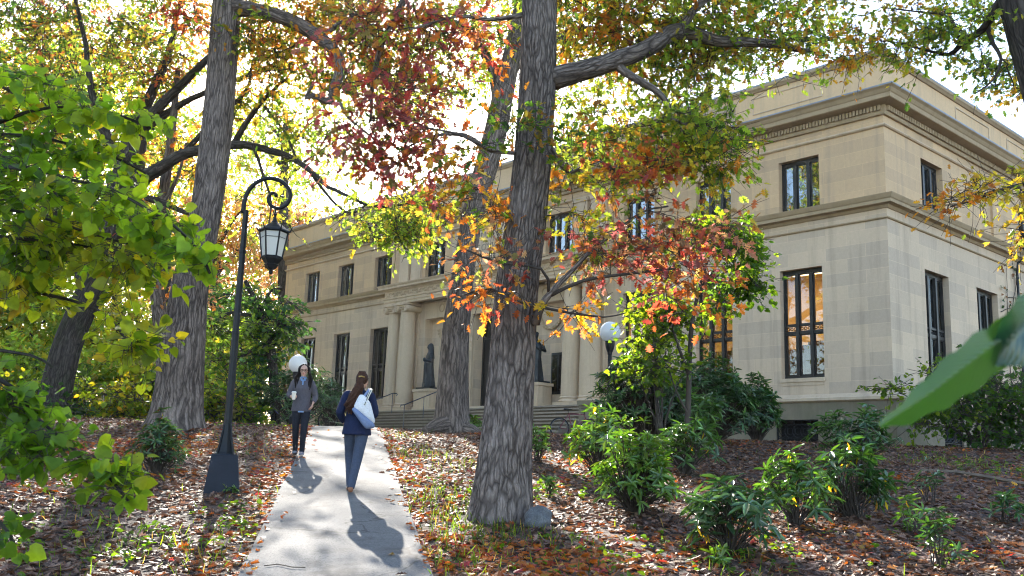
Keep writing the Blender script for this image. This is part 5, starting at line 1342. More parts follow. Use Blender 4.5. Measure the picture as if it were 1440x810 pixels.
Dw = 28.0
tree('old_oak_tree', 'old dark oak at the far left, its crooked limbs reaching behind the tall straight trunk', 'tree',
     [(74, 592, Dw, 50), (79, 550, Dw, 43), (97, 480, Dw, 38), (126, 410, Dw, 37), (150, 340, Dw, 39), (170, 280, Dw, 46), (182, 235, Dw, 40), (190, 190, Dw, 34)],
     [[(188, 195, Dw, 20), (205, 150, Dw, 16), (222, 110, Dw, 13), (240, 60, Dw, 10), (248, 22, Dw, 7), (262, -20, Dw, 5)],
      [(188, 200, Dw, 20), (225, 150, 27.5, 15), (262, 112, 27.2, 12), (290, 84, 27, 10), (330, 48, 27, 7), (365, 20, 27, 4)],
      [(205, 178, Dw, 13), (250, 150, 27.5, 10), (290, 130, 27.2, 8), (350, 105, 27, 6), (390, 96, 27, 3)],
      [(170, 285, Dw, 24), (205, 250, 27, 20), (240, 226, 26.4, 17), (275, 212, 26, 15), (330, 203, 25.4, 13), (385, 213, 24.8, 10), (430, 235, 24.2, 8), (458, 262, 23.6, 6), (490, 275, 23.0, 5), (530, 292, 22.6, 4), (575, 285, 22.2, 3)],
      [(328, 203, 25.4, 10), (345, 172, 25.2, 8), (362, 150, 25.0, 7), (384, 126, 24.8, 5), (405, 108, 24.6, 3)], [(430, 235, 24.2, 5), (470, 285, 23.8, 4), (495, 300, 23.4, 3), (520, 285, 23, 2)],
      [(355, 205, 25, 5), (372, 250, 24.6, 4), (382, 285, 24.3, 3), (378, 320, 24.2, 2)], [(372, 150, 25, 5), (400, 185, 24.7, 4), (420, 230, 24.5, 3)],
      [(180, 240, Dw, 16), (150, 190, Dw, 13), (128, 130, Dw, 10), (120, 60, Dw, 7), (105, 0, Dw, 5)], [(150, 190, Dw, 10), (100, 160, Dw, 8), (50, 150, Dw, 6), (0, 120, Dw, 4)], [(128, 420, Dw, 14), (90, 350, Dw, 11), (60, 280, Dw, 8), (30, 220, Dw, 5)],
      [(175, 270, Dw, 12), (230, 285, 27, 9), (265, 300, 26.6, 6), (310, 305, 26.2, 4)], [(262, 212, 26.2, 8), (310, 160, 26, 7), (345, 130, 25.8, 5), (355, 90, 25.6, 4)]],
     [blob(70, 45, Dw + 1.7, 110, 65, 2.2, 161, GO + [(BROWN, 1)], 0.18), blob(200, 40, Dw + 1.7, 100, 65, 2.2, 161, GO + [(GREEN, 2)], 0.18), blob(110, 140, Dw + 1.7, 110, 60, 2.0, 136, GY, 0.18), blob(245, 120, 28.6, 70, 60, 1.8, 93, OR + [(LIME, 3)], 0.18),
      blob(350, 60, 28.2, 60, 55, 1.5, 71, GO, 0.18), blob(345, 150, 26.6, 55, 40, 1.2, 44, GO + [(GOLD, 2)], 0.17, gap=0.46), blob(425, 190, 25.8, 45, 45, 1.0, 23, GY, 0.17, gap=0.46), blob(440, 235, 25.4, 50, 28, 0.8, 37, LY, 0.17),
      blob(390, 300, 25.6, 60, 35, 0.8, 40, LY + [(GOLD, 1)], 0.17), blob(560, 305, 22.6, 62, 34, 0.8, 88, LY, 0.16, per=16, keep=1), blob(510, 300, 23, 35, 25, 0.6, 23, LY, 0.16), blob(40, 200, Dw + 1.7, 70, 60, 1.6, 78, GO, 0.18), blob(225, 225, 28.2, 60, 45, 1.2, 51, OR + [(LIME, 2)], 0.18), blob(20, 20, Dw + 1.7, 80, 60, 2, 85, [(GREEN, 4), (DEEP, 2), (ORANGE, 1)], 0.18)],
     T_oak, M_leaf, M_barkD, kr=14, amp=0.07, seg=64)

tree('young_tree', 'slim grey trunk rising close behind the tall straight oak on the left bank', 'tree',
     [(234, 590, 27.5, 24), (230, 500, 27.5, 22), (222, 420, 27.5, 20), (218, 380, 27.5, 19), (226, 300, 27.5, 16), (240, 200, 27.5, 12), (250, 100, 27.5, 8)],
     [[(222, 400, 27.5, 10), (205, 350, 27.5, 7), (185, 300, 27.6, 4)], [(228, 290, 27.5, 8), (250, 250, 27.3, 5), (262, 200, 27.2, 3)]],
     [blob(215, 330, 27.6, 50, 45, 1.2, 34, OR + [(LIME, 2)], 0.18), blob(240, 410, 27.6, 35, 35, 1.0, 18, [(PINKTAN, 3), (ORANGE, 2), (BROWN, 1)], 0.18)],
     T_oak, M_leaf, M_barkC, kr=10, amp=0.05, seg=40)

tree('oak_tree', 'dark leaning oak cut off by the top right corner, with golden sprays before the roof', 'tree',
     [(1640, 800, 9.4, 64), (1600, 640, 9.4, 62), (1555, 440, 9.4, 60), (1505, 260, 9.4, 58), (1462, 110, 9.4, 56), (1432, 0, 9.4, 54), (1400, -140, 9.5, 48), (1360, -330, 9.7, 36)],
     [[(1425, -20, 9.4, 18), (1398, 15, 9.6, 14), (1385, 38, 9.8, 11), (1352, 62, 10.0, 8), (1335, 76, 10.2, 6), (1300, 70, 10.4, 4), (1265, 60, 10.6, 3)], [(1388, 35, 9.8, 8), (1398, 62, 9.7, 6), (1408, 82, 9.6, 5), (1398, 112, 9.6, 3), (1375, 130, 9.6, 2)],
      [(1352, 62, 10.0, 5), (1335, 25, 10.2, 4), (1300, 18, 10.4, 3), (1240, 10, 10.8, 2)], [(1500, 230, 9.3, 9), (1470, 255, 9.0, 7), (1440, 258, 8.8, 5), (1400, 268, 8.6, 3), (1365, 282, 8.5, 2.5), (1335, 290, 8.4, 2)], [(1470, 255, 9.0, 5), (1450, 300, 8.8, 4), (1438, 330, 8.7, 2.5)], [(1520, 310, 9.3, 6), (1480, 320, 9.0, 4), (1445, 328, 8.8, 2)]],
     [blob(1250, 35, 10.7, 75, 45, 0.8, 62, GY + [(GOLD, 2), (ORANGE, 1)], 0.085, per=16), blob(1330, 55, 10.2, 60, 50, 0.7, 44, LY + [(GREEN, 2)], 0.085, gap=0.46), blob(1390, 95, 10.6, 40, 36, 0.4, 30, [(LIME, 2), (BLUEG, 2), (YELLOW, 1), (GREEN, 2)], 0.085, gap=0.46), blob(1375, 20, 10.6, 50, 36, 0.5, 26, LY, 0.085),
      blob(1395, 270, 8.6, 46, 10, 0.2, 16, [(GOLD, 3), (YELLOW, 5), (ORANGE, 0.6), (LIME, 2)], 0.085, per=10), blob(1350, 283, 8.45, 28, 9, 0.15, 8, [(ORANGE, 3), (GOLD, 2)], 0.085, per=8), blob(1440, 262, 8.8, 36, 22, 0.4, 12, [(GOLD, 2), (LIME, 3), (YELLOW, 3)], 0.085), blob(1440, 328, 8.7, 22, 18, 0.2, 9, [(GOLD, 2), (LIME, 2), (BROWN, 1)], 0.085),
      blob(1435, 130, 10.3, 22, 18, 0.25, 10, [(YELLOW, 4), (GOLD, 2)], 0.085), blob(1320, -60, 10, 140, 50, 1.0, 60, GY, 0.09), blob(1210, 75, 11.0, 40, 22, 0.4, 14, [(LIME, 2), (GOLD, 2), (ORANGE, 2)], 0.085, gap=0.45)],
     T_oak, M_leaf, M_barkD, kr=16, amp=0.06, seg=64, cut=False)

# ------------------------------------------------ trees beyond, each its own crown
BG = [('broadleaf_tree', 'far tree with lime green foliage at the left edge, behind the old oak', (45, 270), 46, 120, 120, LY, 95),
      ('broadleaf_tree', 'far golden tree glowing between the old oak and the slim grey trunk', (165, 345), 52, 100, 100, [(YELLOW, 3), (GOLD, 1), (LIME, 5), (GREEN, 2)], 90),
      ('broadleaf_tree', 'far orange tree just behind the tall straight oak and the lamp arm', (305, 330), 58, 80, 95, [(ORANGE, 1.5), (PINKTAN, 4), (GOLD, 1), (LIME, 3)], 95),
      ('broadleaf_tree', 'far pinkish tan tree behind the lantern, beside the left end of the building', (405, 345), 64, 75, 100, [(PINKTAN, 5), (TAN, 3), (ORANGE, 1), (LIME, 2)], 105),
      ('broadleaf_tree', 'low lime tree at the left edge under the foreground leaves', (20, 440), 40, 90, 75, LY, 70),
      ('broadleaf_tree', 'bright yellow green tree behind the old oak trunk and low shrubs', (165, 480), 44, 85, 60, LY + [(YELLOW, 3)], 80),
      ('broadleaf_tree', 'yellow green tree beyond the lamp post and the layered small tree', (335, 470), 48, 75, 70, LY + [(GREEN, 2)], 80),
      ('broadleaf_tree', 'tall thin gold leaved tree seen through the limbs of the old oak', (235, 215), 50, 110, 70, [(GOLD, 1), (LIME, 4), (ORANGE, 1), (GREEN, 1)], 60),
      ('broadleaf_tree', 'tall green and orange tree high in the top left corner', (80, 120), 44, 130, 90, GO, 80),
      ('broadleaf_tree', 'far rust coloured tree above the old oak, left of the tall trunk', (250, 420), 66, 70, 90, [(ORANGE, 1), (PINKTAN, 3), (BROWN, 1), (LIME, 2)], 70)]
BG += [('broadleaf_tree', 'low sunlit lime tree at the left edge, between two far trunks', (45, 530), 37, 75, 45, LY, 80), ('broadleaf_tree', 'low sunlit yellow green tree left of the tall straight oak', (205, 535), 38, 75, 45, LY, 80), ('broadleaf_tree', 'low green tree right of the tall straight oak, under the layered small tree', (305, 545), 40, 60, 40, GY, 60)]
BG += [('broadleaf_tree', 'tall lime and gold tree seen behind the scroll of the lamp post', (400, 200), 56, 100, 90, [(LIME, 4), (GREEN, 2), (YELLOW, 1), (PINKTAN, 1)], 80)]
BG += [('broadleaf_tree', lab_, (x_, 120), Y_, 300, 620, GO, 240) for lab_, x_, Y_ in (('green tree just outside the left edge, mirrored in the windows', -760, 20), ('further green tree outside the left edge, mirrored in the upper windows', -620, 28), ('nearest green tree outside the left edge, beside the linden', -1500, 13))]  # unseen trees added to give the panes foliage to mirror
for name, lab, (x, y), Y, rx, ry, pal, n_ in BG:
    zt = P(x, y, Y); base = np.array([zt[0], zt[1], 2.5])
    k = Y / F_PX; yb = 655 - (2.5 - 1.7) / k
    tr_ = [(x - 4, yb, Y, 20), (x - 2, (y + yb) / 2 + ry * 0.2, Y, 16), (x, y + ry * 0.3, Y, 11), (x + 3, y - ry * 0.5, Y, 5)]
    lm = [[(x, y + ry * (0.6 - 0.2 * j), Y, 7), (x + sx * rx * 0.35, y + ry * (0.25 - 0.2 * j), Y + dy, 4), (x + sx * rx * 0.75, y - ry * (0.05 + 0.2 * j), Y + dy * 2, 2)] for j, (sx, dy) in enumerate(((1, 0.8), (-1, -0.8), (0.7, -1.0), (-0.8, 1.0)))]
    sub = []
    for j in range(6):
        a = 2 * PI * j / 6 + x
        sub.append(blob(x + math.cos(a) * rx * 0.52, y + math.sin(a) * ry * 0.52, Y + 1.2 * math.sin(2.2 * a), rx * 0.55, ry * 0.5, 2.2, n_ // 2, pal, 0.26, per=24, spread=0.55, gap=0.36))
    sub.append(blob(x, y, Y, rx * 0.6, ry * 0.6, 2.5, n_ // 2, pal, 0.26, per=24, spread=0.55, gap=0.36))
    tree(name, lab, 'tree', tr_, lm, sub, T_far, M_leaf, M_barkD, kr=8, amp=0.04, seg=16, group='autumn trees beyond the lawn', step=0.5)

# small layered green tree left of the building, behind the lamp post
tree('small_tree', 'small tree with layered green leaves and a leaning trunk, between lamp post and building', 'tree',
     [(388, 606, 33, 14), (384, 520, 33, 13), (376, 470, 33, 13), (362, 430, 33, 9), (345, 395, 33, 6)],
     [[(380, 495, 33, 8), (395, 450, 33, 6), (405, 425, 33, 4), (425, 440, 33, 2)], [(370, 450, 33, 7), (330, 440, 32.6, 5), (300, 450, 32.4, 3)], [(366, 440, 33, 6), (380, 410, 33.2, 4), (398, 405, 33.2, 2)], [(378, 480, 33, 6), (340, 500, 32.5, 4), (310, 520, 32.3, 2)]],
     [blob(325, 415, 32.6, 50, 24, 1.0, 42, [(GREEN, 4), (BLUEG, 2), (LIME, 1)], 0.2, flat=0.4), blob(390, 425, 33, 42, 22, 1.0, 32, [(GREEN, 4), (BLUEG, 2)], 0.2, flat=0.4), blob(412, 452, 33, 18, 8, 0.5, 9, [(GREEN, 3), (BLUEG, 2)], 0.2, flat=0.4), blob(345, 460, 32.6, 55, 26, 1.0, 40, [(GREEN, 3), (LIME, 3)], 0.2, flat=0.4), blob(315, 505, 32.4, 45, 30, 1.0, 36, [(LIME, 3), (GREEN, 3), (YELLOW, 1)], 0.2, flat=0.4), blob(375, 500, 33, 30, 40, 1.0, 30, [(GREEN, 3), (BLUEG, 3)], 0.2)],
     T_maple, M_leaf, M_barkD, kr=8, amp=0.04, seg=24)

# sapling before the facade: thin stems, bright green and red tips
tree('maple_sapling', 'slender sapling with bright green leaves before the tall ground floor windows', 'sapling',
     [(966, 610, 20.5, 9), (968, 560, 20.5, 8), (970, 500, 20.5, 7), (974, 450, 20.5, 6), (985, 400, 20.5, 4.5), (1000, 350, 20.5, 3)],
     [[(969, 530, 20.5, 5), (952, 480, 20.5, 4), (940, 440, 20.4, 3), (920, 420, 20.4, 2)], [(980, 420, 20.5, 4), (1010, 370, 20.3, 3), (1035, 340, 20.2, 2)], [(985, 400, 20.5, 3.5), (1030, 380, 20.3, 2.5), (1060, 390, 20.2, 1.6)], [(972, 590, 20.5, 4), (955, 560, 20.4, 3), (940, 520, 20.4, 2)]],
     [blob(1010, 332, 20.4, 42, 17, 0.7, 46, [(GREEN, 5), (LIME, 2)], 0.13, flat=0.4, up=1.2), blob(1045, 345, 20.2, 22, 14, 0.5, 18, [(GREEN, 5), (LIME, 2)], 0.13, flat=0.4, up=1.2), blob(1035, 390, 20.3, 35, 18, 0.6, 30, [(GREEN, 5), (LIME, 1)], 0.13, flat=0.4, up=1.2), blob(1062, 402, 20.2, 10, 14, 0.3, 8, [(GREEN, 4)], 0.13), blob(1005, 425, 20.4, 16, 14, 0.4, 9, [(GREEN, 3), (LIME, 1)], 0.13)],
     T_heart, M_leaf_soft, M_twig, kr=8, amp=0.03, seg=12, flare=False, cut=False)

# linden branches hanging in from the left, close to the camera
lin = [((0.22, 0.29, 0.026), 4), ((0.085, 0.165, 0.022), 4), ((0.15, 0.24, 0.026), 4), (YELLOW, 0.4)]; lind = [((0.07, 0.145, 0.022), 6), (GREEN, 2), ((0.13, 0.22, 0.024), 5)]; liny = [(LIME, 5), ((0.22, 0.24, 0.02), 4), (YELLOW, 1), (GREEN, 2)]
O_ = (-560, 420, 4.4)
def arm(*pts): return [(-480, 300, 4.6, 26)] + [(x, y, Y, w) for x, y, Y, w in pts]
LT = 0.057
tree('linden_tree', 'near linden branches with bright green heart shaped leaves filling the left foreground', 'tree',
     [(-540, 1150, 4.8, 70), (-530, 800, 4.8, 62), (-510, 500, 4.7, 56), (-480, 300, 4.6, 44), (-440, 60, 4.6, 30), (-400, -200, 4.6, 18)],
     [arm((-200, 210, 4.4, 14), (-40, 185, 4.2, 8), (40, 156, 4.15, 5), (99, 148, 4.1, 4), (158, 156, 4.1, 3), (218, 180, 4.05, 2)), arm((-200, 240, 4.5, 12), (0, 190, 4.35, 6), (99, 203, 4.3, 4), (158, 220, 4.3, 3), (205, 245, 4.3, 2)),
      arm((-200, 270, 4.2, 12), (0, 235, 3.95, 7), (99, 256, 3.85, 5), (158, 274, 3.8, 4), (221, 306, 3.75, 3), (272, 340, 3.7, 2.2), (298, 385, 3.7, 1.6)), arm((-220, 330, 4.6, 12), (-40, 330, 4.5, 7), (60, 340, 4.4, 4), (130, 350, 4.4, 3), (180, 380, 4.4, 2)),
      arm((-220, 380, 4.9, 12), (0, 396, 4.8, 6), (60, 412, 4.75, 5), (130, 433, 4.7, 4), (166, 465, 4.7, 3), (190, 500, 4.7, 2)), arm((-250, 480, 4.0, 13), (0, 538, 3.75, 7), (40, 580, 3.7, 5), (99, 626, 3.6, 4), (150, 660, 3.55, 3), (182, 696, 3.5, 2)),
      arm((-250, 600, 3.8, 10), (-60, 690, 3.5, 5), (0, 730, 3.4, 3), (25, 762, 3.4, 2)), arm((-250, 300, 4.3, 10), (-60, 290, 4.2, 6), (40, 300, 4.1, 4), (130, 330, 4.05, 3), (200, 345, 4.0, 2)), arm((-260, 420, 4.4, 10), (-60, 480, 4.3, 6), (40, 500, 4.2, 4), (70, 520, 4.2, 2))],
     [blob(60, 140, 4.15, 75, 21, 0.25, 25, lin, LT, per=7, spread=0.063, flat=0.40, up=0.75, droop=0.5), blob(165, 165, 4.1, 65, 14, 0.18, 16, lin, LT, per=7, spread=0.054, flat=0.40, up=0.75, droop=0.5), blob(60, 205, 4.3, 80, 20, 0.3, 25, lind, LT, per=7, spread=0.072, flat=0.40, up=0.75, droop=0.5), blob(160, 225, 4.3, 55, 15, 0.2, 13, lin, LT, per=7, spread=0.054, flat=0.40, up=0.75, droop=0.5),
      blob(30, 265, 4.1, 80, 28, 0.4, 40, lind, LT, per=7, spread=0.072, flat=0.40, up=0.75, droop=0.5), blob(140, 275, 3.9, 65, 18, 0.3, 23, lin, LT, per=7, spread=0.063, flat=0.40, up=0.75, droop=0.5), blob(225, 320, 3.75, 55, 17, 0.2, 21, lin, LT, per=7, spread=0.054, flat=0.40, up=0.75, droop=0.5), blob(280, 362, 3.7, 24, 17, 0.12, 11, lin, LT, per=7, spread=0.045, flat=0.40, up=0.75, droop=0.5),
      blob(90, 330, 4.3, 90, 32, 0.4, 43, liny, LT, per=7, spread=0.072, flat=0.40, up=0.75, droop=0.5), blob(190, 370, 4.2, 60, 25, 0.3, 28, liny, LT, per=7, spread=0.063, flat=0.40, up=0.75, droop=0.5), blob(40, 400, 4.7, 70, 28, 0.4, 30, liny, LT, per=7, spread=0.072, flat=0.40, up=0.75, droop=0.5), blob(140, 430, 4.7, 75, 25, 0.3, 31, liny, LT, per=7, spread=0.072, flat=0.40, up=0.75, droop=0.5, gap=0.45), blob(190, 480, 4.7, 45, 28, 0.25, 21, liny, LT, per=7, spread=0.063, flat=0.40, up=0.75, droop=0.5),
      blob(90, 480, 4.6, 50, 21, 0.3, 8, liny, LT, per=7, spread=0.063, flat=0.40, up=0.75, droop=0.5, gap=0.5), blob(15, 335, 4.4, 60, 43, 0.4, 31, lind, LT, per=7, spread=0.081, flat=0.40, up=0.75, droop=0.5), blob(20, 555, 3.75, 45, 23, 0.2, 23, lind, LT, per=7, spread=0.054, flat=0.40, up=0.75, droop=0.5), blob(60, 620, 3.65, 60, 25, 0.2, 28, lind, LT, per=7, spread=0.054, flat=0.40, up=0.75, droop=0.5), blob(130, 655, 3.55, 50, 15, 0.15, 17, lin, LT, per=7, spread=0.045, flat=0.40, up=0.75, droop=0.5), blob(175, 688, 3.5, 18, 10, 0.08, 5, lin, LT, per=7, spread=0.036, flat=0.40, up=0.75, droop=0.5),
      blob(0, 740, 3.4, 30, 20, 0.15, 7, lind, LT, per=7, spread=0.045, flat=0.40, up=0.75, droop=0.5), blob(-60, 250, 4.3, 90, 86, 0.5, 50, lind, LT, per=7, spread=0.081, flat=0.40, up=0.75, droop=0.5), blob(-60, 560, 3.9, 60, 64, 0.4, 30, lind, LT, per=7, spread=0.081, flat=0.40, up=0.75, droop=0.5)],
     T_heart, M_leaf_soft, M_barkD, kr=10, amp=0.04, seg=40, cut=False)

# ------------------------------------------------ evergreen shrubs with whorled leaves
RH = [((0.06, 0.135, 0.026), 4), ((0.10, 0.19, 0.03), 2), ((0.045, 0.11, 0.03), 2)]
RHL = [((0.11, 0.21, 0.026), 4), ((0.075, 0.165, 0.024), 3), (LIME, 1.5)]
RHB = [((0.045, 0.10, 0.04), 4), ((0.075, 0.14, 0.045), 3)]
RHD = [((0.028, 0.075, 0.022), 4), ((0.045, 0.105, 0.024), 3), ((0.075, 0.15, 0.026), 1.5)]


def whorls(name, label, cat, base, rx, ry, h, n_, leaf, pal, yellow=0, per=8, low=0.25, full=0.8, group=None, deep=0.35, tilt=0.35):
    o = thing(name, label, cat, base, 0, group)
    u = np.sqrt(rng.random(n_)); a = rng.random(n_) * 2 * PI
    inner = 1 - deep * rng.random(n_)
    top = np.sqrt(np.maximum(0, 1 - u ** 2)) ** full
    zz = h * (low + (1 - low) * top * rng.uniform(0.75, 1.05, n_)) * np.where(rng.random(n_) < 0.35, rng.uniform(0.45, 1, n_), 1)
    bump_ = 0.62 + 0.55 * vnoise(np.cos(a) * 2.3 + 9 + base[1], np.sin(a) * 2.3 + base[0], 77)
    p = np.stack([rx * u * np.cos(a) * inner * bump_, ry * u * np.sin(a) * inner * bump_, zz * bump_], 1)
    out_ = unit(np.stack([np.cos(a) * u * 0.9, np.sin(a) * u * 0.9, 0.55 + top], 1) + rng.normal(size=(n_, 3)) * 0.2)
    tw = []; hub = [np.array([rng.normal() * 0.05, rng.normal() * 0.05, h * 0.05]) for _ in range(5)]
    for k in range(n_):
        q = hub[k % 5]; m1 = q + (p[k] - q) * np.array([0.35, 0.35, 0.30]); m2 = q + (p[k] - q) * np.array([0.65, 0.65, 0.6]) + rng.normal(size=3) * 0.03; m3 = p[k] - out_[k] * leaf * 0.9
        r0 = 0.006 + 0.004 * h; tw.append((np.array([q + (0, 0, -0.12), m1, m2, m3, p[k]]), np.linspace(r0, 0.003, 5)))
    V, Fq = twig_mesh(tw); tag(quads('stems', V, Fq, M_twig, o, (0, 0, 0)), kind='stuff')
    A = np.repeat(out_, per, 0); c = np.repeat(p, per, 0); m_ = n_ * per
    ph = np.tile(np.arange(per) * 2 * PI / per, n_) + np.repeat(rng.random(n_) * 6.28, per) + rng.normal(size=m_) * 0.2
    e1 = unit(np.cross(A, np.array([0.3, 0.2, 1.0]))); e2 = np.cross(A, e1); rad = e1 * np.cos(ph)[:, None] + e2 * np.sin(ph)[:, None]
    el = rng.uniform(-0.35, tilt + 0.35, m_)[:, None]
    ax = rad * np.cos(el) + A * np.sin(el) + np.array([0, 0, -0.12]); nn = A * np.cos(el) - rad * np.sin(el) + rng.normal(size=(m_, 3)) * 0.12
    pos = c - A * (rng.random((m_, 1)) * leaf * 0.35)
    L = [pos, ax, nn, leaf * 1.22 * rng.uniform(0.6, 1.15, m_) * np.repeat(rng.uniform(0.65, 1.2, n_), per), np.clip(pick(pal, m_, 0.2) * np.repeat(rng.uniform(0.65, 1.3, (n_, 1)), per, 0), 0.004, 0.6)]
    leaves('foliage', *L, T_lance, M_leaf_wax, o)
    if yellow:
        k = rng.choice(np.nonzero(out_[:, 1] < 0.35)[0], yellow); q = p[k] - out_[k] * 0.05 + rng.normal(size=(yellow, 3)) * 0.03
        leaves('yellowed_leaves', q, np.array([0, 0, -1.0]) + rng.normal(size=(yellow, 3)) * 0.3, rng.normal(size=(yellow, 3)) + [0, -0.5, 0], leaf * rng.uniform(0.7, 1.0, yellow), pick([(YELLOW, 3), (GOLD, 3)], yellow), T_lance, M_leaf_soft, o)
    return o


def rhodo(label, x, y, w, h, n_, pal=RH, leaf=0.16, yellow=0, name='rhododendron', cat='shrub', group='rhododendrons on the leafy bank', dz=0.0, deep=0.35, **k):
    b = G(x, y); s = b[1] / F_PX
    base = np.array([b[0], b[1], gz(b[0], b[1]) - 0.01])
    return whorls(name, label, cat, base, w / 1.75 * s, w / 1.75 * s * k.pop('dep', 0.85), h * s + dz, n_, leaf, pal, yellow, group=group, deep=deep, **k)


rhodo('rounded bright green rhododendron in the sun, right of the boulder and big oak', 893, 722, 140, 128, 150, RHL, 0.15, 3, low=0.12)
rhodo('tall pale leaved rhododendron with yellow leaves, in front of the dark red bicycle', 840, 668, 110, 105, 62, RHL, 0.19, 14, per=8)
rhodo('loose rhododendron with shiny grey green leaves, behind the rounded bright green one', 965, 668, 110, 98, 60, RH, 0.18, 6)
rhodo('low spreading rhododendron with long silvery green leaves nearest the camera on the bank', 1030, 778, 165, 100, 66, RHB, 0.175, 8, low=0.45, tilt=0.15)
rhodo('rhododendron with upright light tipped leaves, right of the low spreading silvery one', 1118, 736, 105, 105, 50, RH, 0.17, 3)
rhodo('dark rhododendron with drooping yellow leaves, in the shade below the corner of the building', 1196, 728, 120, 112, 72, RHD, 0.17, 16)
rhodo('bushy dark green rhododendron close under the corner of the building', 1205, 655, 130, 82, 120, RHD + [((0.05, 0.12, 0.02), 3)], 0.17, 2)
SG = 'young rhododendrons on the shady bank'
rhodo('small sunlit rhododendron seedling on the shady bank at the lower right', 1286, 752, 50, 50, 9, RHL, 0.13, 1, group=SG)
rhodo('thin two tiered rhododendron seedling with one yellow leaf, above the sunlit seedling', 1308, 708, 42, 62, 9, RHB, 0.13, 2, group=SG)
rhodo('rhododendron seedling right of the sunlit one, its leaves spread flat', 1324, 748, 44, 40, 7, RHB, 0.12, 0, group=SG)
rhodo('dim rhododendron seedling near the bottom right, under the flat spreading seedling', 1322, 800, 50, 70, 12, RHD, 0.13, 0, group=SG)
rhodo('dim rhododendron seedling at the far right of the bank, below the wooden edging', 1412, 735, 60, 45, 11, RHD, 0.14, 0, group=SG)
rhodo('low leafy seedling just left of the dark rhododendron with yellow leaves', 1010, 795, 30, 26, 6, RHL, 0.12, 0, group=SG)
rhodo('bright green young shrub peeping out behind the right edge of the big oak trunk', 757, 650, 40, 62, 26, RHL, 0.13, 0, group=None)
rhodo('small bright green shrub between the slanting oak and the big oak', 662, 606, 30, 26, 20, RHL, 0.20, 0, group=None)
rhodo('small dark plant on the bank behind the boulder', 770, 700, 30, 40, 8, RHD, 0.13, 0, group=SG)
rhodo('reddish tipped evergreen shrub at the foot of the tall straight oak on the left', 222, 668, 78, 86, 110, RHD + [((0.16, 0.05, 0.03), 1)], 0.11, 5, group=None, low=0.15)
rhodo('tiny evergreen tuft against the base block of the lamp post', 318, 693, 36, 14, 9, RHL, 0.10, 0, group=None)


def bigbush(label, x, y, Y, w, h, n_, pal, leaf, name='evergreen_shrub', group='evergreen shrubs along the building', **k):
    p = P(x, y, Y); z = gz(p[0], p[1]) - 0.02; s = Y / F_PX
    return whorls(name, label, 'shrub', np.array([p[0], p[1], z]), w / 2 * s, w / 2 * s * 0.75, (655 + (x - 720) * 0.034 - (z - 1.7) / s - y + h) * s if False else h * s, n_, leaf, pal, group=group, full=0.5, **k)


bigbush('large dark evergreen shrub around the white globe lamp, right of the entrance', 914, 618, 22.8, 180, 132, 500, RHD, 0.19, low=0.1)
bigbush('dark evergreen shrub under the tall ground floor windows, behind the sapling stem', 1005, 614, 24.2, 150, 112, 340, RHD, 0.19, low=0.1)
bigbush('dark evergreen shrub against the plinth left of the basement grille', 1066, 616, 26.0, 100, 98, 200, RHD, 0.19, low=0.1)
bigbush('lower light tipped shrub in front of the dark evergreens, beside the sapling stem', 985, 640, 21.5, 70, 80, 50, RH, 0.2, low=0.3)
bigbush('blue green evergreen shrub behind the woman with the paper cup', 415, 606, 31.0, 112, 90, 260, RHB, 0.2, low=0.1)
bigbush('blue green evergreen shrub left of the woman seen from behind, under the windows', 462, 606, 33.0, 60, 75, 150, RHB, 0.2, low=0.1)
bigbush('dense green shrub left of the woman with the cup, behind the lamp post', 348, 606, 31.0, 70, 70, 130, RHB + [(GREEN, 2)], 0.2, low=0.1)

# deciduous shrub with light leaves rising through the dark evergreens
def shrub(name, label, x, y, Y, stems, blobs, tmpl, mat, group=None):
    base_px = (x, y, Y)
    tr_ = [(x, y, Y, 5), (x + stems[0][0] * 0.5, y + stems[0][1] * 0.45, Y, 4), (x + stems[0][0], y + stems[0][1], Y, 2)]
    lm = [[(x + 2, y, Y, 4), (x + sx * 0.4, y + sy * 0.5, Y + 0.2, 3), (x + sx, y + sy, Y + 0.3, 1.6)] for sx, sy in stems[1:]]
    return tree(name, label, 'shrub', tr_, lm, blobs, tmpl, mat, M_barkD, kr=6, amp=0.03, seg=12, flare=False, cut=False, group=group, step=0.3)


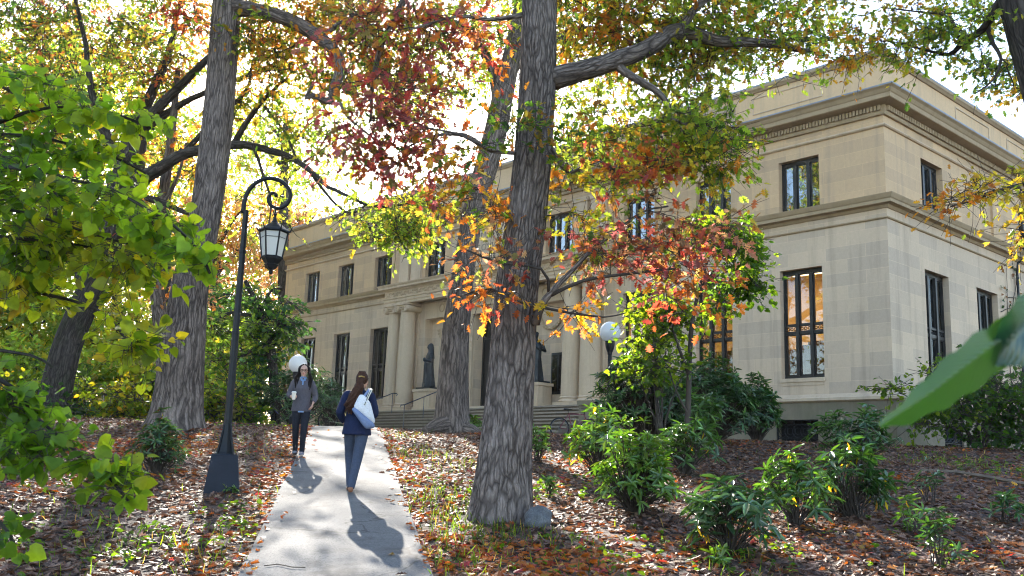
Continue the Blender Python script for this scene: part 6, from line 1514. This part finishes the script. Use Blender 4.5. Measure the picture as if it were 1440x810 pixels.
shrub('deciduous_shrub', 'airy shrub with fresh light green leaves, just right of the globe lamp near the entrance', 928, 622, 20.9, [(-10, -110), (-8, -150), (10, -140), (30, -90), (-30, -90)],
      [blob(925, 450, 20.9, 34, 26, 0.6, 58, [(GREEN, 4), (LIME, 5)], 0.14, flat=0.5), blob(893, 430, 20.8, 8, 10, 0.3, 3, [(GREEN, 3), (LIME, 3)], 0.13, flat=0.5), blob(930, 490, 20.9, 40, 35, 0.6, 30, [(GREEN, 4), (LIME, 4)], 0.14, flat=0.5), blob(905, 520, 20.8, 30, 22, 0.6, 26, [(GREEN, 5), (LIME, 2)], 0.14), blob(945, 440, 20.9, 30, 18, 0.5, 14, [(GREEN, 5), (LIME, 2)], 0.13)],
      T_oval, M_leaf_soft)
shrub('deciduous_shrub', 'many stemmed shrub with thin dark stems before the side wall at the right edge', 1378, 640, 26.0, [(-40, -80), (-75, -110), (-10, -110), (25, -100), (55, -85), (-55, -50)],
      [blob(1335, 555, 26.0, 45, 28, 0.9, 40, [(GREEN, 5), (DEEP, 2), (LIME, 1)], 0.16, flat=0.5), blob(1390, 545, 26.0, 45, 35, 0.9, 50, [(GREEN, 5), (DEEP, 3)], 0.16, flat=0.5), blob(1430, 580, 26.0, 35, 45, 0.9, 50, [(DEEP, 5), (GREEN, 3)], 0.16), blob(1300, 515, 25.8, 25, 12, 0.4, 10, [(LIME, 3), (GREEN, 3)], 0.14, flat=0.4), blob(1310, 585, 26.0, 35, 22, 0.8, 22, [(GREEN, 4), (LIME, 1)], 0.15, flat=0.5), blob(1245, 546, 26.0, 30, 6, 0.3, 9, [(LIME, 2), (GREEN, 4)], 0.13, flat=0.3), blob(1395, 610, 26.0, 45, 25, 0.8, 26, [(DEEP, 5), (GREEN, 2)], 0.15)],
      T_oval, M_leaf_soft)
HG = 'low shrubs along the top of the left bank'
for lab, x, Y, rx, ry, pal, n_ in (('yellow green low shrub right of the old oak base on the left bank', 135, 29.0, 38, 28, LY, 46), ('grey green low shrub in front of the old oak base', 70, 27.5, 30, 22, [(BLUEG, 3), (GREEN, 3), (DEEP, 1)], 30),
                                   ('bright lime shrub just left of the tall straight oak', 188, 30.0, 32, 28, LY + [(YELLOW, 1)], 44), ('lime shrub seen between the tall straight oak and the lamp post', 298, 30.0, 32, 34, LY + [(GREEN, 2)], 50),
                                   ('low golden shrub at the left edge beneath the foreground leaves', 8, 29.0, 36, 30, [(GOLD, 2), (LIME, 3), (GREEN, 1)], 40), ('pale low shrub right of the lamp post under the layered small tree', 340, 30.0, 22, 26, [(LIME, 3), (TAN, 1), (GREEN, 3)], 30)):
    yb = 592 if x < 200 else 598
    shrub('low_shrub', lab, x, yb, Y, [(0, -ry), (-rx * 0.6, -ry * 1.3), (rx * 0.6, -ry * 1.4), (rx * 0.3, -ry * 0.8)], [blob(x, yb - ry * 0.95, Y, rx, ry, 0.9, n_, pal, 0.17, flat=0.6), blob(x, yb - ry * 0.3, Y, rx * 0.8, ry * 0.5, 0.7, n_ // 3, pal, 0.17)], T_oval, M_leaf_soft, HG)

# ------------------------------------------------ big leaf close to the lens at the right
m, nt, n, l = new_mat('broad_glossy_leaf'); oc = objco(nt)
a_ = n.new('ShaderNodeVertexColor'); a_.layer_name = 'col'; uvn = uvco(nt)
wv = n.new('ShaderNodeTexWave'); wv.inputs['Scale'].default_value = 2.2; wv.inputs['Distortion'].default_value = 0.6; l.new(uvn, wv.inputs['Vector'])
c = mixc(nt, 0.35, a_.outputs['Color'], ramp(nt, wv.outputs['Fac'], [(0.05, (1.25, 1.2, 1.05)), (0.2, (0.97, 0.97, 0.97)), (1.0, (0.9, 0.92, 0.9))]), 'MULTIPLY')
tl = n.new('ShaderNodeBsdfTranslucent'); l.new(mixc(nt, 1.0, c, (2.2, 2.3, 0.5), 'MULTIPLY'), tl.inputs['Color'])
mx = n.new('ShaderNodeMixShader'); mx.inputs[0].default_value = 0.42
l.new(principled(nt, c, 0.22, bump(nt, wv.outputs['Fac'], 0.22, 0.004), 0, 1.0), mx.inputs[1]); l.new(tl.outputs[0], mx.inputs[2]); out(nt, mx.outputs[0]); M_broad = m


def big_leaf(par, org, mid, wA, wB, colr, liftA, liftB):
    """a broad blade: midrib as three pixel/distance points, half widths as offset vectors in metres"""
    s = spline(np.array([[*P(*q), 0] for q in mid]), 0.012)[:, :3]; n_ = len(s); V = []; uv = []
    for i, q in enumerate(s):
        t = i / (n_ - 1); w = (math.sin(PI * min(1, t * 0.93 + 0.05)) ** 0.75) * (1 - 0.25 * t)
        for v in np.linspace(-1, 1, 11):
            off = (np.array(wA) if v < 0 else np.array(wB)) * abs(v) * w
            bow = np.array(liftA if v < 0 else liftB) * (v * v) * w + np.array([0, 0, 0.0025]) * math.sin(t * 34) * v * v
            V.append(q + off + bow); uv.append((t * 4 - abs(v) * 0.6, v))
    Fq = [(i * 11 + j, i * 11 + j + 1, (i + 1) * 11 + j + 1, (i + 1) * 11 + j) for i in range(n_ - 1) for j in range(10)]
    me = bpy.data.meshes.new('leaf'); me.from_pydata((np.array(V) - org).tolist(), [], Fq); me.update()
    me.polygons.foreach_set('use_smooth', np.full(len(Fq), True))
    at = me.color_attributes.new('col', 'FLOAT_COLOR', 'POINT'); at.data.foreach_set('color', np.tile(np.array([*colr, 1.0], np.float32), len(V)))
    ul = me.uv_layers.new(name='UVMap'); li = np.zeros(len(me.loops), np.int32); me.loops.foreach_get('vertex_index', li); ul.data.foreach_set('uv', np.array(uv, np.float32)[li].ravel())
    return link('leaf', me, M_broad, par)


lo_ = P(1540, 900, 1.25); lo_[2] = gz(lo_[0], lo_[1])
bp = thing('broadleaf_shrub', 'very large blurred green leaf close to the camera at the right edge', 'shrub', lo_)
b = MB(); stp = np.array([lo_, lo_ + (0.02, 0.05, 0.8), P(1600, 520, 1.25), P(1545, 420, 1.2), P(1500, 405, 1.15)]); b.tube(spline(np.c_[stp, np.zeros(5)], 0.05)[:, :3], 0.007, 8); b.build('stem', M_twig, bp, lo_, smooth=True)
b = MB()
for q in ((1480, 428, 1.06), (1495, 445, 1.12), (1500, 440, 1.10)): b.tube([P(1500, 405, 1.15), P(*q)], 0.0025, 6)
b.build('leaf_stalk', M_twig, bp, lo_, smooth=True)
GB = (0.035, 0.09, 0.022)
big_leaf(bp, lo_, [(1480, 428, 1.06), (1390, 490, 1.02), (1310, 552, 1.00), (1238, 600, 1.00)], (-0.020, -0.004, 0.022), (0.010, 0.022, -0.026), GB, (0, 0, -0.008), (0.004, 0, -0.006))
big_leaf(bp, lo_, [(1495, 445, 1.12), (1420, 470, 1.12), (1360, 500, 1.12), (1310, 545, 1.13)], (-0.012, -0.010, 0.022), (0.010, 0.02, -0.03), GB, (0, 0, -0.010), (0, 0, -0.01))
big_leaf(bp, lo_, [(1520, 395, 1.10), (1480, 430, 1.05), (1430, 468, 1.03), (1388, 510, 1.04)], (-0.042, -0.03, 0.030), (0.04, -0.01, -0.042), (0.016, 0.06, 0.032), (0, 0, -0.012), (0, 0, -0.012))
big_leaf(bp, lo_, [(1500, 440, 1.16), (1440, 450, 1.17), (1400, 462, 1.18), (1372, 480, 1.19)], (-0.006, -0.010, 0.016), (0.006, 0.01, -0.022), (0.07, 0.14, 0.018), (0, 0, -0.004), (0, 0, -0.006))

# ------------------------------------------------ fallen leaves, grass and seedlings on the bank
def scatter(n_, ylo=5.0, yhi=27.5):
    y = rng.uniform(ylo, yhi, n_)
    x = rng.uniform(-1, 1, n_) * (0.62 * y + 2.0)
    return x, y


def lay(name, x, y, size, color, tmpl, mat, tilt, lift, curl):
    n_ = len(x); z = ground_z(x, y); on = np.abs(x - path_x(y)) < PATH_HW
    z = np.where(on & (y < 26), slope(y) + 0.021, z)
    a = rng.random(n_) * 2 * PI; nn = np.stack([np.zeros(n_), np.full(n_, -0.118), np.ones(n_)], 1) + rng.normal(size=(n_, 3)) * tilt * np.array([1, 1, 0.3])
    ax = np.stack([np.cos(a), np.sin(a), rng.normal(size=n_) * tilt * 0.5 + 0.11 * np.sin(a)], 1)
    return tag(leaves(name, np.stack([x, y, z + lift * (0.25 + rng.random(n_))], 1), ax, nn, size, color, tmpl, mat, None, None, curl), kind='stuff')


x, y = scatter(105000)
d = np.abs(x - path_x(y)); keep = (d > PATH_HW + 0.02) | (rng.random(len(x)) < 0.003 + 0.16 * (d > PATH_HW - 0.06) + 0.02 * (d > PATH_HW - 0.25))
keep &= (fbm(x * 0.7, y * 0.7, 55) > 0.36) | (rng.random(len(x)) < 0.55)
keep &= ~((np.hypot(x + 0.1, y - 12.25) < 0.5) | (np.hypot(x - lx, y - ly) < 0.3))
x, y = x[keep], y[keep]; d = d[keep]; n_ = len(x)
drift = np.exp(-((d - PATH_HW) / 0.55) ** 2) * 0.75 + np.clip((fbm(x * 0.45 + 3, y * 0.45, 71) - 0.48) * 5, 0, 1) * np.where(x < 1.5, 1.0, 0.4)
hot = rng.random(n_) < drift
cb = pick([((0.10, 0.05, 0.030), 4), ((0.15, 0.082, 0.055), 4), ((0.21, 0.13, 0.098), 3), ((0.05, 0.025, 0.017), 3), (TAN, 0.6)], n_, 0.2); ch = pick([(ORANGE, 4), ((0.33, 0.09, 0.02), 4), (RED, 2), (GOLD, 1), (BROWN, 2)], n_, 0.2)
lay('fallen_leaves', x, y, rng.uniform(0.065, 0.135, n_), np.where(hot[:, None], ch, cb), T_oak, M_litter, 0.38, 0.02, rng.uniform(-2.2, 2.6, n_))
tag(bpy.data.objects['fallen_leaves'], 'brown, tan and orange fallen oak leaves covering both banks beside the path')

gx, gy = [], []
for (px, py, r_m, k) in ((612, 705, 0.55, 420), (680, 755, 0.5, 420), (640, 730, 0.4, 260), (585, 640, 0.7, 260), (640, 655, 0.6, 200), (560, 615, 0.7, 160), (700, 700, 0.3, 90), (640, 790, 0.5, 260), (150, 605, 0.9, 200), (330, 615, 0.8, 220), (360, 640, 0.5, 90), (250, 770, 0.6, 200), (120, 780, 0.7, 240), (60, 730, 0.6, 160), (300, 790, 0.4, 140), (380, 700, 0.3, 50), (1050, 800, 0.4, 120), (800, 775, 0.5, 110), (1330, 655, 1.2, 300), (1410, 660, 0.9, 200), (720, 748, 0.25, 120), (760, 760, 0.3, 60)):
    q = G(px, py); k = int(k * (0.28 if px < 400 else 0.42)); gx.append(q[0] + rng.normal(size=k) * r_m * 0.6); gy.append(q[1] + rng.normal(size=k) * r_m)
a, b_ = scatter(900); gx.append(a); gy.append(b_)
gx = np.concatenate(gx); gy = np.concatenate(gy); k = np.abs(gx - path_x(gy)) > PATH_HW + 0.03; gx, gy = gx[k], gy[k]; n_ = len(gx)
g_ = leaves('grass', np.stack([gx, gy, ground_z(gx, gy)], 1), np.stack([rng.normal(size=n_) * 0.45, rng.normal(size=n_) * 0.45, np.ones(n_)], 1), rng.normal(size=(n_, 3)) * [1, 1, 0.1], rng.uniform(0.06, 0.16, n_), pick([(LIME, 1.2), (GREEN, 5), ((0.08, 0.12, 0.025), 4), (TAN, 1)], n_), leaf_template([(0, 0), (0.2, 0.035), (0.6, 0.03), (1, 0)], 0.3), M_leaf_soft)
tag(g_, 'short green grass blades growing through the fallen leaves', kind='stuff')
sx_, sy_ = [], []
for (px, py, r_m, k) in ((250, 745, 0.8, 90), (140, 770, 0.8, 90), (320, 750, 0.4, 40), (60, 690, 0.6, 40), (350, 600, 1.0, 60), (250, 590, 1.0, 50), (700, 700, 0.7, 30), (860, 700, 0.8, 40), (800, 780, 0.8, 40), (1080, 780, 0.6, 40), (1240, 690, 1.0, 40), (1380, 655, 1.3, 150), (1300, 790, 0.8, 40), (760, 690, 0.6, 30), (920, 780, 0.7, 40), (600, 680, 0.6, 25)):
    k = int(k * (0.36 if px < 400 else 0.5)); q = G(px, py); sx_.append(q[0] + rng.normal(size=k) * r_m * 0.6); sy_.append(q[1] + rng.normal(size=k) * r_m)
gx = np.repeat(np.concatenate(sx_), 5); gy = np.repeat(np.concatenate(sy_), 5); k = np.abs(gx - path_x(gy)) > PATH_HW + 0.03; gx, gy = gx[k], gy[k]; n_ = len(gx)
g_ = leaves('ground_cover', np.stack([gx + rng.normal(size=n_) * 0.03, gy + rng.normal(size=n_) * 0.03, ground_z(gx, gy) + rng.uniform(0.03, 0.09, n_)], 1), rng.normal(size=(n_, 3)) * [1, 1, 0.3], rng.normal(size=(n_, 3)) * 0.35 + [0, 0, 1], rng.uniform(0.04, 0.085, n_), pick([(LIME, 1.5), (GREEN, 6), ((0.07, 0.13, 0.02), 3)], n_), T_oval, M_leaf_soft)
tag(g_, 'tiny green seedlings and weeds among the fallen leaves', kind='stuff')
b = MB()
for i in range(46):
    x0, y0 = (float(q[0]) for q in scatter(1, 6, 24)); a0 = rng.random() * PI; L_ = 0.15 + 0.5 * rng.random()
    pts = [(x0 + math.cos(a0) * L_ * t + 0.04 * rng.normal(), y0 + math.sin(a0) * L_ * t + 0.04 * rng.normal()) for t in (0, 0.35, 0.7, 1)]
    b.tube([(p_[0], p_[1], max(gz(*p_), float(slope(p_[1])) + 0.022 if abs(p_[0] - path_x(p_[1])) < PATH_HW else -9) + 0.012) for p_ in pts], 0.005, 5)
tag(b.build('fallen_twigs', M_twig), 'thin fallen twigs scattered over the path and banks', kind='stuff')

# ------------------------------------------------ thin scattering volume added to veil and lighten the far left wing
m, nt, n, l = new_mat('added_haze_volume'); pv_ = n.new('ShaderNodeVolumePrincipled')
pv_.inputs['Color'].default_value = (0.95, 0.96, 1.0, 1); pv_.inputs['Density'].default_value = 0.00018; pv_.inputs['Anisotropy'].default_value = 0.45
o_ = n.new('ShaderNodeOutputMaterial'); l.new(pv_.outputs[0], o_.inputs['Volume'])
b = MB(); b.box(-260, 260, -75, 440, -7.5, 32)
tag(b.build('added_haze', m), kind='stuff')
